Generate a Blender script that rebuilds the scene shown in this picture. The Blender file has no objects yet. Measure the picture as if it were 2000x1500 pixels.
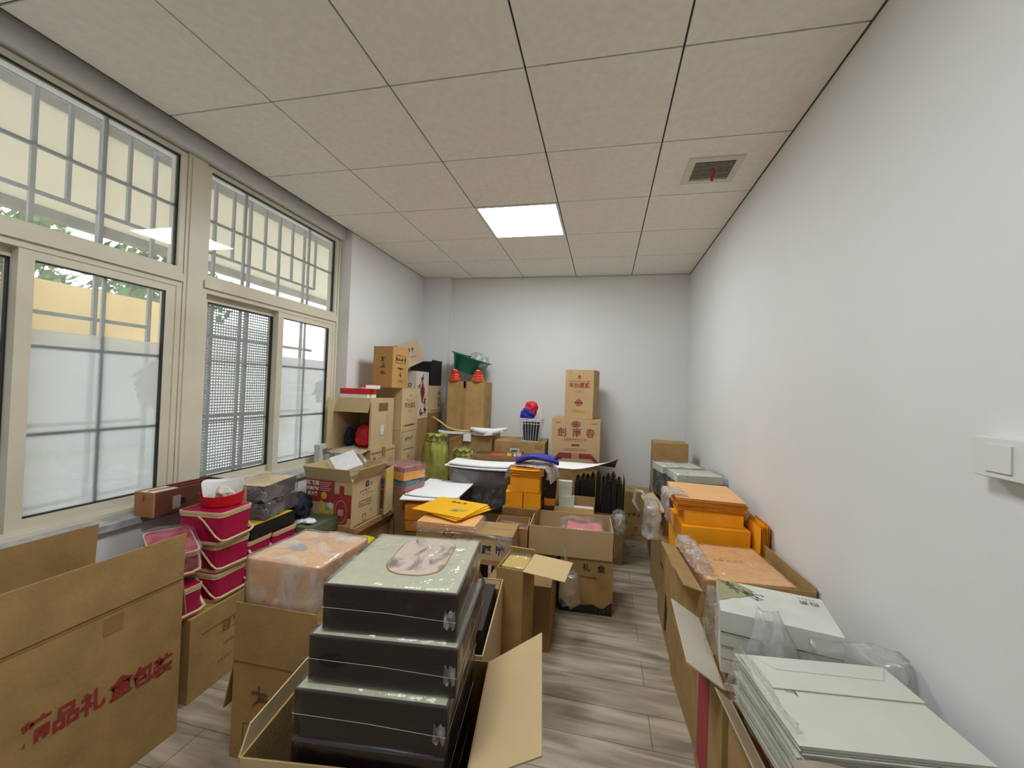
import bpy, bmesh, math, random
from mathutils import Vector, Matrix, Euler, noise
S = bpy.context.scene
C = S.collection
random.seed(5)
R = math.radians

# ------------------------------------------------------------------ camera, world, exposure
cam_d = bpy.data.cameras.new('camera'); cam = bpy.data.objects.new('camera', cam_d); C.objects.link(cam); S.camera = cam
cam_d.sensor_width = 36; cam_d.lens = 36 * 806.9 / 2000; cam_d.clip_start = 0.02; cam_d.clip_end = 200
p_, y_, r_ = 0.0119297, -0.2213745, 0.0386550
fw = Vector((math.sin(y_) * math.cos(p_), math.cos(y_) * math.cos(p_), math.sin(p_)))
rt = Vector((math.cos(y_), -math.sin(y_), 0)); up = rt.cross(fw)
r2 = math.cos(r_) * rt + math.sin(r_) * up; u2 = -math.sin(r_) * rt + math.cos(r_) * up
m = Matrix((r2, u2, -fw)).transposed().to_4x4(); m.translation = Vector((2.158, -1.605, 1.45)); cam.matrix_world = m

w = bpy.data.worlds.new('sky'); S.world = w; w.use_nodes = True
nt = w.node_tree; bg = nt.nodes['Background']
bg.inputs[0].default_value = (0.93, 0.97, 1.0, 1); bg.inputs[1].default_value = 3.2
S.view_settings.view_transform = 'Standard'; S.view_settings.look = 'None'
S.view_settings.gamma = 1.0; S.view_settings.exposure = 0.22; S.view_settings.use_curve_mapping = False
S.cycles.max_bounces = 10; S.cycles.diffuse_bounces = 5; S.cycles.transparent_max_bounces = 24
S.cycles.sample_clamp_indirect = 6.0; S.cycles.caustics_reflective = False; S.cycles.caustics_refractive = False
LAMP = 28.0     # strength of the two LED ceiling panels
CEIL = 2.741; XR = 3.0; YB = 3.05; YN = -3.2

# ------------------------------------------------------------------ materials
def node_mat(name):
    m = bpy.data.materials.new(name); m.use_nodes = True; return m, m.node_tree, m.node_tree.nodes['Principled BSDF']
def coords(nt, scale=(1, 1, 1), kind='Object'):
    tc = nt.nodes.new('ShaderNodeTexCoord'); mp = nt.nodes.new('ShaderNodeMapping'); mp.inputs['Scale'].default_value = scale
    nt.links.new(tc.outputs[kind], mp.inputs[0]); return mp.outputs[0]
def M(name, col, rough=.6, var=.08, scale=6, bump=0, bscale=60, metal=0, coat=0, spec=.5, sub=None, stretch=(1, 1, 1)):
    m, nt, b = node_mat(name)
    b.inputs['Roughness'].default_value = rough; b.inputs['Metallic'].default_value = metal
    b.inputs['Coat Weight'].default_value = coat; b.inputs['Coat Roughness'].default_value = .08
    b.inputs['Specular IOR Level'].default_value = spec
    co = coords(nt, stretch)
    n = nt.nodes.new('ShaderNodeTexNoise'); n.inputs['Scale'].default_value = scale; n.inputs['Detail'].default_value = 6
    nt.links.new(co, n.inputs['Vector'])
    cr = nt.nodes.new('ShaderNodeValToRGB'); c2 = sub or tuple(c * (1 - 2 * var) for c in col)
    cr.color_ramp.elements[0].position = .35; cr.color_ramp.elements[1].position = .65
    cr.color_ramp.elements[0].color = (*c2, 1); cr.color_ramp.elements[1].color = (*col, 1)
    nt.links.new(n.outputs[0], cr.inputs[0]); nt.links.new(cr.outputs[0], b.inputs['Base Color'])
    if bump:
        n2 = nt.nodes.new('ShaderNodeTexNoise'); n2.inputs['Scale'].default_value = bscale; n2.inputs['Detail'].default_value = 4
        nt.links.new(co, n2.inputs['Vector'])
        bp = nt.nodes.new('ShaderNodeBump'); bp.inputs['Strength'].default_value = bump; bp.inputs['Distance'].default_value = .004
        nt.links.new(n2.outputs[0], bp.inputs['Height']); nt.links.new(bp.outputs[0], b.inputs['Normal'])
    return m
def film_mat(name, tint=(1, 1, 1), clear=.85, haze=.13, scale=14, rough=.12):
    m, nt, b = node_mat(name); nt.nodes.remove(b); L = nt.links
    out = nt.nodes['Material Output']; co = coords(nt)
    n = nt.nodes.new('ShaderNodeTexNoise'); n.inputs['Scale'].default_value = scale; n.inputs['Detail'].default_value = 5; n.inputs['Distortion'].default_value = .8
    L.new(co, n.inputs['Vector'])
    bp = nt.nodes.new('ShaderNodeBump'); bp.inputs['Strength'].default_value = .9; bp.inputs['Distance'].default_value = .02
    L.new(n.outputs[0], bp.inputs['Height'])
    bp2 = nt.nodes.new('ShaderNodeBump'); bp2.inputs['Strength'].default_value = .25; bp2.inputs['Distance'].default_value = .01; L.new(n.outputs[0], bp2.inputs['Height'])
    g = nt.nodes.new('ShaderNodeBsdfGlossy'); g.inputs['Roughness'].default_value = rough; L.new(bp.outputs[0], g.inputs['Normal'])
    t = nt.nodes.new('ShaderNodeBsdfTransparent'); t.inputs[0].default_value = (*tint, 1)
    d = nt.nodes.new('ShaderNodeBsdfDiffuse'); d.inputs[0].default_value = (.86, .87, .87, 1); L.new(bp.outputs[0], d.inputs['Normal'])
    tl = nt.nodes.new('ShaderNodeBsdfTranslucent'); tl.inputs[0].default_value = (.86, .87, .87, 1)
    dm = nt.nodes.new('ShaderNodeMixShader'); dm.inputs[0].default_value = .4; L.new(d.outputs[0], dm.inputs[1]); L.new(tl.outputs[0], dm.inputs[2])
    cr = nt.nodes.new('ShaderNodeValToRGB'); cr.color_ramp.elements[0].position = .45; cr.color_ramp.elements[1].position = .75
    cr.color_ramp.elements[0].color = (haze * .5,) * 3 + (1,); cr.color_ramp.elements[1].color = (min(1, haze * 2.4),) * 3 + (1,)
    L.new(n.outputs[0], cr.inputs[0])
    n3 = nt.nodes.new('ShaderNodeTexNoise'); n3.inputs['Scale'].default_value = scale * .9; n3.inputs['Detail'].default_value = 2.5; n3.inputs['Distortion'].default_value = .5; L.new(co, n3.inputs['Vector'])
    def mt(op, a, b=None, c=None):
        q = nt.nodes.new('ShaderNodeMath'); q.operation = op; q.use_clamp = op in ('MULTIPLY_ADD', 'ADD')
        for i_, v_ in enumerate((a, b, c)):
            if v_ is None: continue
            if isinstance(v_, (int, float)): q.inputs[i_].default_value = v_
            else: L.new(v_, q.inputs[i_])
        return q.outputs[0]
    crease_glint = mt('MULTIPLY_ADD', mt('ABSOLUTE', mt('SUBTRACT', n3.outputs[0], .5)), -28, 1.0)  # highlights along film creases, painted as whitish streaks into haze and gloss
    n4 = nt.nodes.new('ShaderNodeTexNoise'); n4.inputs['Scale'].default_value = scale * .55; n4.inputs['Detail'].default_value = 1; L.new(co, n4.inputs['Vector'])
    msk = mt('MULTIPLY_ADD', n4.outputs[0], 7, -3.6); crease_glint = mt('MULTIPLY', crease_glint, msk)
    crease_glint = mt('MULTIPLY', crease_glint, min(.45, haze * 2.6)); hz_ = mt('ADD', cr.outputs[0], crease_glint)
    m1 = nt.nodes.new('ShaderNodeMixShader'); L.new(hz_, m1.inputs[0]); L.new(t.outputs[0], m1.inputs[1]); L.new(dm.outputs[0], m1.inputs[2])
    lw0 = nt.nodes.new('ShaderNodeLayerWeight'); L.new(bp2.outputs[0], lw0.inputs['Normal']); lw = nt.nodes.new('ShaderNodeMath'); lw.operation = 'POWER'; lw.inputs[1].default_value = 4; L.new(lw0.outputs['Facing'], lw.inputs[0])
    ad = nt.nodes.new('ShaderNodeMath'); ad.operation = 'MULTIPLY_ADD'; ad.inputs[1].default_value = .6; ad.inputs[2].default_value = .03 + (1 - clear) * .3; ad.use_clamp = True
    L.new(lw.outputs[0], ad.inputs[0])
    gl = mt('ADD', ad.outputs[0], mt('MULTIPLY', crease_glint, .5)); m2 = nt.nodes.new('ShaderNodeMixShader'); L.new(gl, m2.inputs[0]); L.new(m1.outputs[0], m2.inputs[1]); L.new(g.outputs[0], m2.inputs[2])
    L.new(m2.outputs[0], out.inputs[0]); return m

kraft = M('kraft_board', (.42, .262, .095), .8, .10, 9, .3, 60)
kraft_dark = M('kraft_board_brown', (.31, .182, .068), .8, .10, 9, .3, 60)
kraft_in = M('kraft_board_inner', (.44, .30, .155), .85, .05, 4, .1, 90)
kraft_light = M('kraft_board_pale', (.55, .41, .22), .8, .05, 4, .1, 90)
kraft_grey = M('kraft_board_greyish', (.42, .32, .22), .8, .06, 4, .1, 90)
kraft_orange = M('kraft_board_orange', (.48, .26, .075), .75, .06, 4, .1, 90)
tape_m = M('packing_tape', (.36, .205, .075), .22, .05, 9, .1, 30, coat=.3)
cleartape = film_mat('clear_tape', (.95, .9, .8), .85, .12, 40)
red_ink = M('red_ink', (.36, .035, .03), .7, .12, 50)
maroon_ink = M('maroon_ink', (.27, .035, .035), .7, .1, 50)
dark_ink = M('dark_ink', (.035, .028, .024), .7, .1, 50)
brown_ink = M('faded_brown_ink', (.20, .105, .045), .75, .1, 60)
navy_ink = M('navy_ink', (.02, .02, .09), .7, .1, 50)
white_ink = M('white_ink', (.78, .76, .72), .6, .02, 50)
gold_ink = M('gold_ink', (.75, .5, .05), .6, .1, 50)
film = film_mat('clear_plastic_film'); 
film_w = film_mat('milky_plastic_film', (.98, .98, .98), .8, .48, 7)
film_p = film_mat('pinkish_foam_wrap', (1, .9, .86), .85, .55, 30, .3)
film_d = film_mat('shrink_film', (1, 1, 1), 1.0, .004, 8, .05)
film_s = film_mat('draped_clear_film', (1, .99, .97), .85, .13, 18, .1)
magenta = M('magenta_satin', (.44, .004, .065), .42, .06, 30, .1, 300)
wood_rim = M('pale_wood_strip', (.72, .53, .30), .55, .08, 12, stretch=(1, 1, 6))
giftbrown = M('dark_brown_lacquer', (.020, .0095, .009), .3, .1, 5, coat=.2, spec=.35)
sage = M('sage_grey_paper', (.44, .435, .31), .55, .03, 40, coat=.25)
sage_edge = M('metallic_grey_edge', (.11, .10, .11), .3, .03, 40, metal=.5)
gold = M('gold_trim', (.65, .42, .16), .3, .05, 20, metal=.9)
orange_p = M('orange_yellow_paper', (.95, .40, .004), .55, .05, 8)
orange_l = M('light_orange_paper', (.88, .47, .17), .5, .04, 5, coat=.2)
orange_d = M('deep_orange_board', (.78, .27, .02), .5, .06, 8)
yellow_p = M('yellow_card', (.93, .50, .012), .45, .03, 6)
pale_paper = M('pale_sage_paper', (.62, .64, .55), .6, .03, 6)
white_paper = M('white_paper', (.86, .86, .84), .6, .02, 6)
white_foam = M('white_foam_sheet', (.90, .90, .91), .85, .02, 30, .2, 200)
redpaper = M('red_paper', (.66, .012, .02), .45, .1, 10)
red_cloth = M('red_fabric', (.70, .01, .03), .6, .15, 20, .5, 60)
blue_cloth = M('blue_nonwoven_fabric', (.025, .03, .36), .55, .15, 16, .5, 60)
navy_cloth = M('navy_fabric', (.010, .011, .035), .75, .2, 16, .6, 60)
black_m = M('black_board', (.012, .012, .014), .45, .1, 9)
blackbag = M('dark_brown_glossy_paper', (.022, .017, .012), .38, .2, 12, .3, 30)
olive = M('olive_green_board', (.115, .14, .075), .6, .06, 9)
sack_m = M('olive_woven_plastic', (.34, .34, .07), .42, .12, 22, .5, 130)
green_pl = M('green_plastic', (.01, .20, .14), .3, .05, 9)
grey_cloth = M('grey_plastic_bag', (.45, .46, .48), .35, .2, 12, .5, 40)
wood_m = M('plank_wood', (.42, .24, .09), .6, .15, 5, .2, 60, stretch=(8, 1, 8))
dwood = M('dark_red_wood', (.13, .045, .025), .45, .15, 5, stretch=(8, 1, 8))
lwood = M('orange_brown_wood', (.45, .20, .075), .5, .1, 5, stretch=(1, 8, 1))
pinkfoam = M('pink_foam_sheet', (.82, .22, .26), .6, .1, 20, .4, 80)
wire_m = M('white_wire', (.75, .75, .75), .4, .02)
steel = M('painted_steel_bar', (.30, .30, .29), .55, .06)
alu = M('white_window_profile', (.72, .67, .53), .42, .05, 3, sub=(.64, .585, .45))
seal = M('black_rubber_seal', (.015, .015, .017), .6)
muntin_m = M('grey_muntin', (.40, .41, .40), .5, .03)
marble = M('grey_marble_sill', (.50, .50, .51), .3, .12, 14, sub=(.30, .30, .32))
plastic_w = M('white_switch_plastic', (.74, .74, .72), .35, .01)
vent_m = M('cream_vent_plastic', (.70, .66, .55), .45, .03)
yellow_pl = M('yellow_plastic_bag', (.85, .72, .01), .35, .1, 10, .4, 30)
teal_p = M('teal_board', (.01, .14, .20), .5)
rose_p = M('rose_board', (.42, .12, .11), .5, .15, 18)
clay = M('yellow_rubber_hose', (.72, .52, .14), .5)
charcoal = M('charcoal_board', (.045, .045, .052), .35, .1, 10)
cream = M('cream_card', (.70, .68, .58), .55, .03)

def wall_mat():
    m, nt, b = node_mat('white_wall_paint'); L = nt.links
    co = coords(nt); n = nt.nodes.new('ShaderNodeTexNoise'); n.inputs['Scale'].default_value = 1.3; n.inputs['Detail'].default_value = 8; L.new(co, n.inputs['Vector'])
    cr = nt.nodes.new('ShaderNodeValToRGB'); cr.color_ramp.elements[0].position = .3; cr.color_ramp.elements[1].position = .6
    cr.color_ramp.elements[0].color = (.72, .722, .715, 1); cr.color_ramp.elements[1].color = (.755, .755, .745, 1)
    L.new(n.outputs[0], cr.inputs[0]); L.new(cr.outputs[0], b.inputs['Base Color']); b.inputs['Roughness'].default_value = .7
    n2 = nt.nodes.new('ShaderNodeTexNoise'); n2.inputs['Scale'].default_value = 140; L.new(co, n2.inputs['Vector'])
    bp = nt.nodes.new('ShaderNodeBump'); bp.inputs['Strength'].default_value = .12; bp.inputs['Distance'].default_value = .002
    L.new(n2.outputs[0], bp.inputs['Height']); L.new(bp.outputs[0], b.inputs['Normal']); return m
wall_m = wall_mat()
tile_m = M('mineral_ceiling_tile', (.93, .885, .80), .85, .03, 30, .25, 220)
grid_m = M('grey_ceiling_grid', (.30, .30, .31), .5, .03)
gap_m = M('dark_grid_gap', (.06, .06, .06), .8, .03)
def floor_mat():
    m, nt, b = node_mat('grey_oak_laminate'); L = nt.links
    tc = nt.nodes.new('ShaderNodeTexCoord'); mp = nt.nodes.new('ShaderNodeMapping'); mp.inputs['Rotation'].default_value = (0, 0, R(0)); L.new(tc.outputs['Object'], mp.inputs[0])
    br = nt.nodes.new('ShaderNodeTexBrick'); L.new(mp.outputs[0], br.inputs['Vector'])
    br.inputs['Scale'].default_value = 1; br.inputs['Brick Width'].default_value = 1.2; br.inputs['Row Height'].default_value = .19; br.inputs['Mortar Size'].default_value = .0016
    br.inputs['Color1'].default_value = (.46, .405, .32, 1); br.inputs['Color2'].default_value = (.385, .335, .262, 1); br.inputs['Mortar'].default_value = (.12, .105, .09, 1)
    n = nt.nodes.new('ShaderNodeTexNoise'); n.inputs['Scale'].default_value = 1; n.inputs['Detail'].default_value = 8; n.inputs['Distortion'].default_value = .6
    mp2 = nt.nodes.new('ShaderNodeMapping'); mp2.inputs['Scale'].default_value = (2.2, 16, 1); L.new(tc.outputs['Object'], mp2.inputs[0]); L.new(mp2.outputs[0], n.inputs['Vector'])
    cr = nt.nodes.new('ShaderNodeValToRGB'); cr.color_ramp.elements[0].position = .33; cr.color_ramp.elements[1].position = .62
    cr.color_ramp.elements[0].color = (.52, .49, .45, 1); cr.color_ramp.elements[1].color = (1.15, 1.13, 1.1, 1); L.new(n.outputs[0], cr.inputs[0])
    mx = nt.nodes.new('ShaderNodeMix'); mx.data_type = 'RGBA'; mx.blend_type = 'MULTIPLY'; mx.inputs[0].default_value = 1
    L.new(br.outputs[0], mx.inputs[6]); L.new(cr.outputs[0], mx.inputs[7]); L.new(mx.outputs[2], b.inputs['Base Color'])
    b.inputs['Roughness'].default_value = .42; return m
floor_m = floor_mat()
def glass_mat(name, haze, tint=(.97, .98, .98)):
    m, nt, b = node_mat(name); nt.nodes.remove(b); L = nt.links; out = nt.nodes['Material Output']
    t = nt.nodes.new('ShaderNodeBsdfTransparent'); t.inputs[0].default_value = (*tint, 1)
    tl = nt.nodes.new('ShaderNodeBsdfTranslucent'); tl.inputs[0].default_value = (.85, .87, .88, 1)
    df = nt.nodes.new('ShaderNodeBsdfDiffuse'); df.inputs[0].default_value = (.6, .62, .63, 1)
    a = nt.nodes.new('ShaderNodeMixShader'); a.inputs[0].default_value = .15; L.new(tl.outputs[0], a.inputs[1]); L.new(df.outputs[0], a.inputs[2])
    n = nt.nodes.new('ShaderNodeTexNoise'); n.inputs['Scale'].default_value = 5; L.new(coords(nt), n.inputs['Vector'])
    ma = nt.nodes.new('ShaderNodeMath'); ma.operation = 'MULTIPLY_ADD'; ma.inputs[1].default_value = haze * .3; ma.inputs[2].default_value = haze * .85; L.new(n.outputs[0], ma.inputs[0])
    b1 = nt.nodes.new('ShaderNodeMixShader'); L.new(ma.outputs[0], b1.inputs[0]); L.new(t.outputs[0], b1.inputs[1]); L.new(a.outputs[0], b1.inputs[2])
    g = nt.nodes.new('ShaderNodeBsdfGlossy'); g.inputs['Roughness'].default_value = .02
    lw = nt.nodes.new('ShaderNodeLayerWeight'); pw = nt.nodes.new('ShaderNodeMath'); pw.operation = 'POWER'; pw.inputs[1].default_value = 4; L.new(lw.outputs['Facing'], pw.inputs[0]); fr = nt.nodes.new('ShaderNodeMath'); fr.operation = 'MULTIPLY_ADD'; fr.inputs[1].default_value = .5; fr.inputs[2].default_value = .035; L.new(pw.outputs[0], fr.inputs[0])
    c = nt.nodes.new('ShaderNodeMixShader'); L.new(fr.outputs[0], c.inputs[0]); L.new(b1.outputs[0], c.inputs[1]); L.new(g.outputs[0], c.inputs[2])
    L.new(c.outputs[0], out.inputs[0]); return m
glass = glass_mat('dusty_window_glass', .16); frost = glass_mat('frosted_window_film', .52)
def screen_mat():
    m, nt, b = node_mat('grey_insect_mesh'); L = nt.links; out = nt.nodes['Material Output']
    b.inputs['Base Color'].default_value = (.34, .36, .35, 1); b.inputs['Roughness'].default_value = .6
    tc = nt.nodes.new('ShaderNodeTexCoord'); sp = nt.nodes.new('ShaderNodeSeparateXYZ'); L.new(tc.outputs['Object'], sp.inputs[0])
    def wave(o, f, th):
        a = nt.nodes.new('ShaderNodeMath'); a.operation = 'MULTIPLY'; a.inputs[1].default_value = f; L.new(o, a.inputs[0])
        f_ = nt.nodes.new('ShaderNodeMath'); f_.operation = 'FRACT'; L.new(a.outputs[0], f_.inputs[0])
        g = nt.nodes.new('ShaderNodeMath'); g.operation = 'LESS_THAN'; g.inputs[1].default_value = th; L.new(f_.outputs[0], g.inputs[0]); return g.outputs[0]
    a = wave(sp.outputs[1], 55, .30); c = wave(sp.outputs[2], 55, .42)
    mx = nt.nodes.new('ShaderNodeMath'); mx.operation = 'MAXIMUM'; L.new(a, mx.inputs[0]); L.new(c, mx.inputs[1])
    t = nt.nodes.new('ShaderNodeBsdfTransparent'); s = nt.nodes.new('ShaderNodeMixShader')
    L.new(mx.outputs[0], s.inputs[0]); L.new(t.outputs[0], s.inputs[1]); L.new(b.outputs[0], s.inputs[2]); L.new(s.outputs[0], out.inputs[0]); return m
screen_m = screen_mat()
def emit(name, col, st):
    m, nt, b = node_mat(name); b.inputs['Base Color'].default_value = (.9, .9, .9, 1)
    b.inputs['Emission Color'].default_value = (*col, 1); b.inputs['Emission Strength'].default_value = st; return m
led_m = emit('led_diffuser', (.93, .97, 1.0), LAMP); led2_m = emit('led_diffuser_near', (.93, .97, 1.0), LAMP * .85)

def scene_art(name, paper=(.62, .50, .42), ink=(.17, .16, .14)):
    m, nt, b = node_mat(name); L = nt.links; co = coords(nt, (9, 5, 1))
    n = nt.nodes.new('ShaderNodeTexNoise'); n.inputs['Scale'].default_value = 1.6; n.inputs['Detail'].default_value = 8; n.inputs['Distortion'].default_value = 1.2; L.new(co, n.inputs['Vector'])
    cr = nt.nodes.new('ShaderNodeValToRGB'); e = cr.color_ramp.elements; e[0].position = .36; e[0].color = (*ink, 1); e[1].position = .50; e[1].color = (*paper, 1)
    L.new(n.outputs[0], cr.inputs[0]); L.new(cr.outputs[0], b.inputs['Base Color']); b.inputs['Roughness'].default_value = .3; b.inputs['Coat Weight'].default_value = .5; return m
art_m = scene_art('ink_wash_mountain_print')
foliage_m = M('foliage', (.10, .22, .03), .7, .3, 3)
ywall_m = M('yellow_painted_wall', (.72, .52, .22), .8, .12, 1.2, sub=(.58, .40, .15))
conc_m = M('pale_concrete', (.78, .79, .78), .8, .08, 2)
canopy_m, nt_, b_ = node_mat('beige_translucent_canopy')
b_.inputs['Base Color'].default_value = (.62, .57, .45, 1); tl_ = nt_.nodes.new('ShaderNodeBsdfTranslucent'); tl_.inputs[0].default_value = (.60, .56, .45, 1)
mx_ = nt_.nodes.new('ShaderNodeMixShader'); mx_.inputs[0].default_value = .6
nt_.links.new(b_.outputs[0], mx_.inputs[1]); nt_.links.new(tl_.outputs[0], mx_.inputs[2]); nt_.links.new(mx_.outputs[0], nt_.nodes['Material Output'].inputs[0])

# ------------------------------------------------------------------ mesh helpers
def box(bm, x0, x1, y0, y1, z0, z1, mx=None):
    v = [bm.verts.new(Vector(p)) for p in ((x0, y0, z0), (x1, y0, z0), (x1, y1, z0), (x0, y1, z0), (x0, y0, z1), (x1, y0, z1), (x1, y1, z1), (x0, y1, z1))]
    if mx is not None:
        for q in v: q.co = mx @ q.co
    for f in ((3, 2, 1, 0), (4, 5, 6, 7), (0, 1, 5, 4), (1, 2, 6, 5), (2, 3, 7, 6), (3, 0, 4, 7)): bm.faces.new([v[i] for i in f])
    return v
def obj(name, bm, mat, parent=None, bevel=0, smooth=False, seg=2, loc=None):
    me = bpy.data.meshes.new(name)
    if bevel: bmesh.ops.bevel(bm, geom=[e for e in bm.edges if len(e.link_faces) == 2 and e.calc_face_angle(0) > .5], offset=bevel, segments=seg, affect='EDGES', profile=.6, clamp_overlap=True)
    bmesh.ops.recalc_face_normals(bm, faces=bm.faces)
    bm.to_mesh(me); bm.free()
    if smooth: me.polygons.foreach_set('use_smooth', [True] * len(me.polygons))
    me.materials.append(mat); o = bpy.data.objects.new(name, me); C.objects.link(o)
    if parent: o.parent = parent
    if loc: o.location = loc
    return o
def B(name, mat, parent, *boxes, bevel=0):
    bm = bmesh.new()
    for b in boxes: box(bm, *b)
    return obj(name, bm, mat, parent, bevel)
def tag(o, label, cat, group=None, kind=None):
    o['label'] = label; o['category'] = cat
    if group: o['group'] = group
    if kind: o['kind'] = kind
    return o
def thing(name, label, cat, loc=(0, 0, 0), rz=0, group=None, rx=0, ry=0):
    o = bpy.data.objects.new(name, None); o.empty_display_size = .05; C.objects.link(o)
    o.location = loc; o.rotation_euler = (rx, ry, rz); return tag(o, label, cat, group)
def struct(o): o['kind'] = 'structure'; return o
def copy_tree(o, parent=None):
    c = o.copy(); C.objects.link(c)
    if parent: c.parent = parent
    for ch in list(o.children): copy_tree(ch, c)
    return c
def tube(bm, pts, r, n=8, closed=False, sq=1.0):
    pts = [Vector(p) for p in pts]; rings = []; N = len(pts); prev = None
    for i, p in enumerate(pts):
        a = pts[(i - 1) % N] if (i > 0 or closed) else p; b = pts[(i + 1) % N] if (i < N - 1 or closed) else p
        t = (b - a).normalized()
        if prev is None: u = t.orthogonal().normalized()
        else: u = (prev - t * prev.dot(t)).normalized()
        prev = u; v = t.cross(u); rr = r[i] if isinstance(r, (list, tuple)) else r
        rings.append([bm.verts.new(p + u * math.cos(2 * math.pi * k / n) * rr + v * math.sin(2 * math.pi * k / n) * rr * sq) for k in range(n)])
    for i in range(N if closed else N - 1):
        a, b = rings[i], rings[(i + 1) % N]
        for k in range(n): bm.faces.new((a[k], a[(k + 1) % n], b[(k + 1) % n], b[k]))
    if not closed: bm.faces.new(rings[0][::-1]); bm.faces.new(rings[-1])
def rrect(w, d, r, n=5):
    out = []
    for cx, cy, a0 in ((w / 2 - r, d / 2 - r, 0), (-w / 2 + r, d / 2 - r, 90), (-w / 2 + r, -d / 2 + r, 180), (w / 2 - r, -d / 2 + r, 270)):
        for k in range(n + 1): a = R(a0 + 90 * k / n); out.append((cx + r * math.cos(a), cy + r * math.sin(a)))
    return out
def prism(bm, poly, z0, z1, s0=1, s1=1):
    a = [bm.verts.new((x * s0, y * s0, z0)) for x, y in poly]; b = [bm.verts.new((x * s1, y * s1, z1)) for x, y in poly]; n = len(poly)
    bm.faces.new(a[::-1]); bm.faces.new(b)
    for i in range(n): bm.faces.new((a[i], a[(i + 1) % n], b[(i + 1) % n], b[i]))
def wob(p, f, a, seed=0):
    q = Vector(p) * f + Vector((seed * 3.1, seed * 1.7, seed)); return Vector(noise.noise_vector(q)) * a
def shell(bm, w, d, h, skirt=.0, nz=.012, f=11, seed=1, n=56, m=14, sq=.16, ragged=.3, top=True):
    # crumpled film over a box: superellipse rings from the hem up over the top
    def ring(s, z, j):
        o = []
        for k in range(n):
            a = 2 * math.pi * k / n; c, s_ = math.cos(a), math.sin(a); g_ = max(abs(c), abs(s_)); c, s_ = (c / g_ * (1 - .035 * (abs(s_) / g_) ** 8), s_ / g_ * (1 - .035 * (abs(c) / g_) ** 8)) if sq < .3 else (c, s_)
            x = (c * w / 2 * s) if sq < .3 else math.copysign(abs(c) ** sq, c) * w / 2 * s; y = (s_ * d / 2 * s) if sq < .3 else math.copysign(abs(s_) ** sq, s_) * d / 2 * s
            p = Vector((x, y, z)); q = wob(p, f, nz, seed) + wob(p, f * 2.7, nz * .45, seed + 5)
            if j < m * .3: q.z += noise.noise(Vector((c * 2.2, s_ * 2.2, seed))) * h * ragged * (1 - j / (m * .3))
            q.z = max(q.z, .0015 - p.z)
            if s > .9 and q.x * x + q.y * y < 0: q.x *= .3; q.y *= .3
            o.append(bm.verts.new(p + q))
        return o
    rings = [ring(1 + skirt * (1 - j / m) ** 1.5, h * j / m, j) for j in range(m + 1)]
    if top:
        for s in (.85, .65, .45, .25, .08): rings.append(ring(s, h * 1.005, m))
    for a, b in zip(rings, rings[1:]):
        for k in range(n): bm.faces.new((a[k], a[(k + 1) % n], b[(k + 1) % n], b[k]))
    if top: bm.faces.new(rings[-1])
def sheet(bm, w, d, fn, nx=14, ny=14, t=.0015):
    g = []
    for s in (0, 1):
        g.append([[bm.verts.new(Vector(fn(i / nx, j / ny)) - Vector((0, 0, t * s))) for j in range(ny + 1)] for i in range(nx + 1)])
    A, Bt = g
    for i in range(nx):
        for j in range(ny):
            bm.faces.new((A[i][j], A[i + 1][j], A[i + 1][j + 1], A[i][j + 1])); bm.faces.new((Bt[i][j + 1], Bt[i + 1][j + 1], Bt[i + 1][j], Bt[i][j]))
    for i in range(nx):
        bm.faces.new((Bt[i][0], Bt[i + 1][0], A[i + 1][0], A[i][0])); bm.faces.new((A[i][ny], A[i + 1][ny], Bt[i + 1][ny], Bt[i][ny]))
    for j in range(ny):
        bm.faces.new((A[0][j], A[0][j + 1], Bt[0][j + 1], Bt[0][j])); bm.faces.new((Bt[nx][j], Bt[nx][j + 1], A[nx][j + 1], A[nx][j]))
def blob(name, mat, parent, w, d, h, f=9, a=.02, seed=1, loc=(0, 0, 0), sub=4, p=2.5):
    bm = bmesh.new(); bmesh.ops.create_icosphere(bm, subdivisions=sub, radius=1)
    for v in bm.verts:
        c = v.co.normalized(); k = (abs(c.x) ** p + abs(c.y) ** p + abs(c.z) ** p) ** (-1 / p); c = c * k
        q = Vector((c.x * w / 2, c.y * d / 2, c.z * h / 2)); n_ = wob(q, f, a, seed) + wob(q, f * 3, a * .4, seed); n_ -= c * (abs(noise.noise(q * f * 1.6 + Vector((seed, 0, 0)))) * a * 1.6 - a * .3)
        q += n_; q.z = max(q.z, -h / 2 + .001) + h / 2; v.co = q
    return obj(name, bm, mat, parent, smooth=True, loc=loc)

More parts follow.
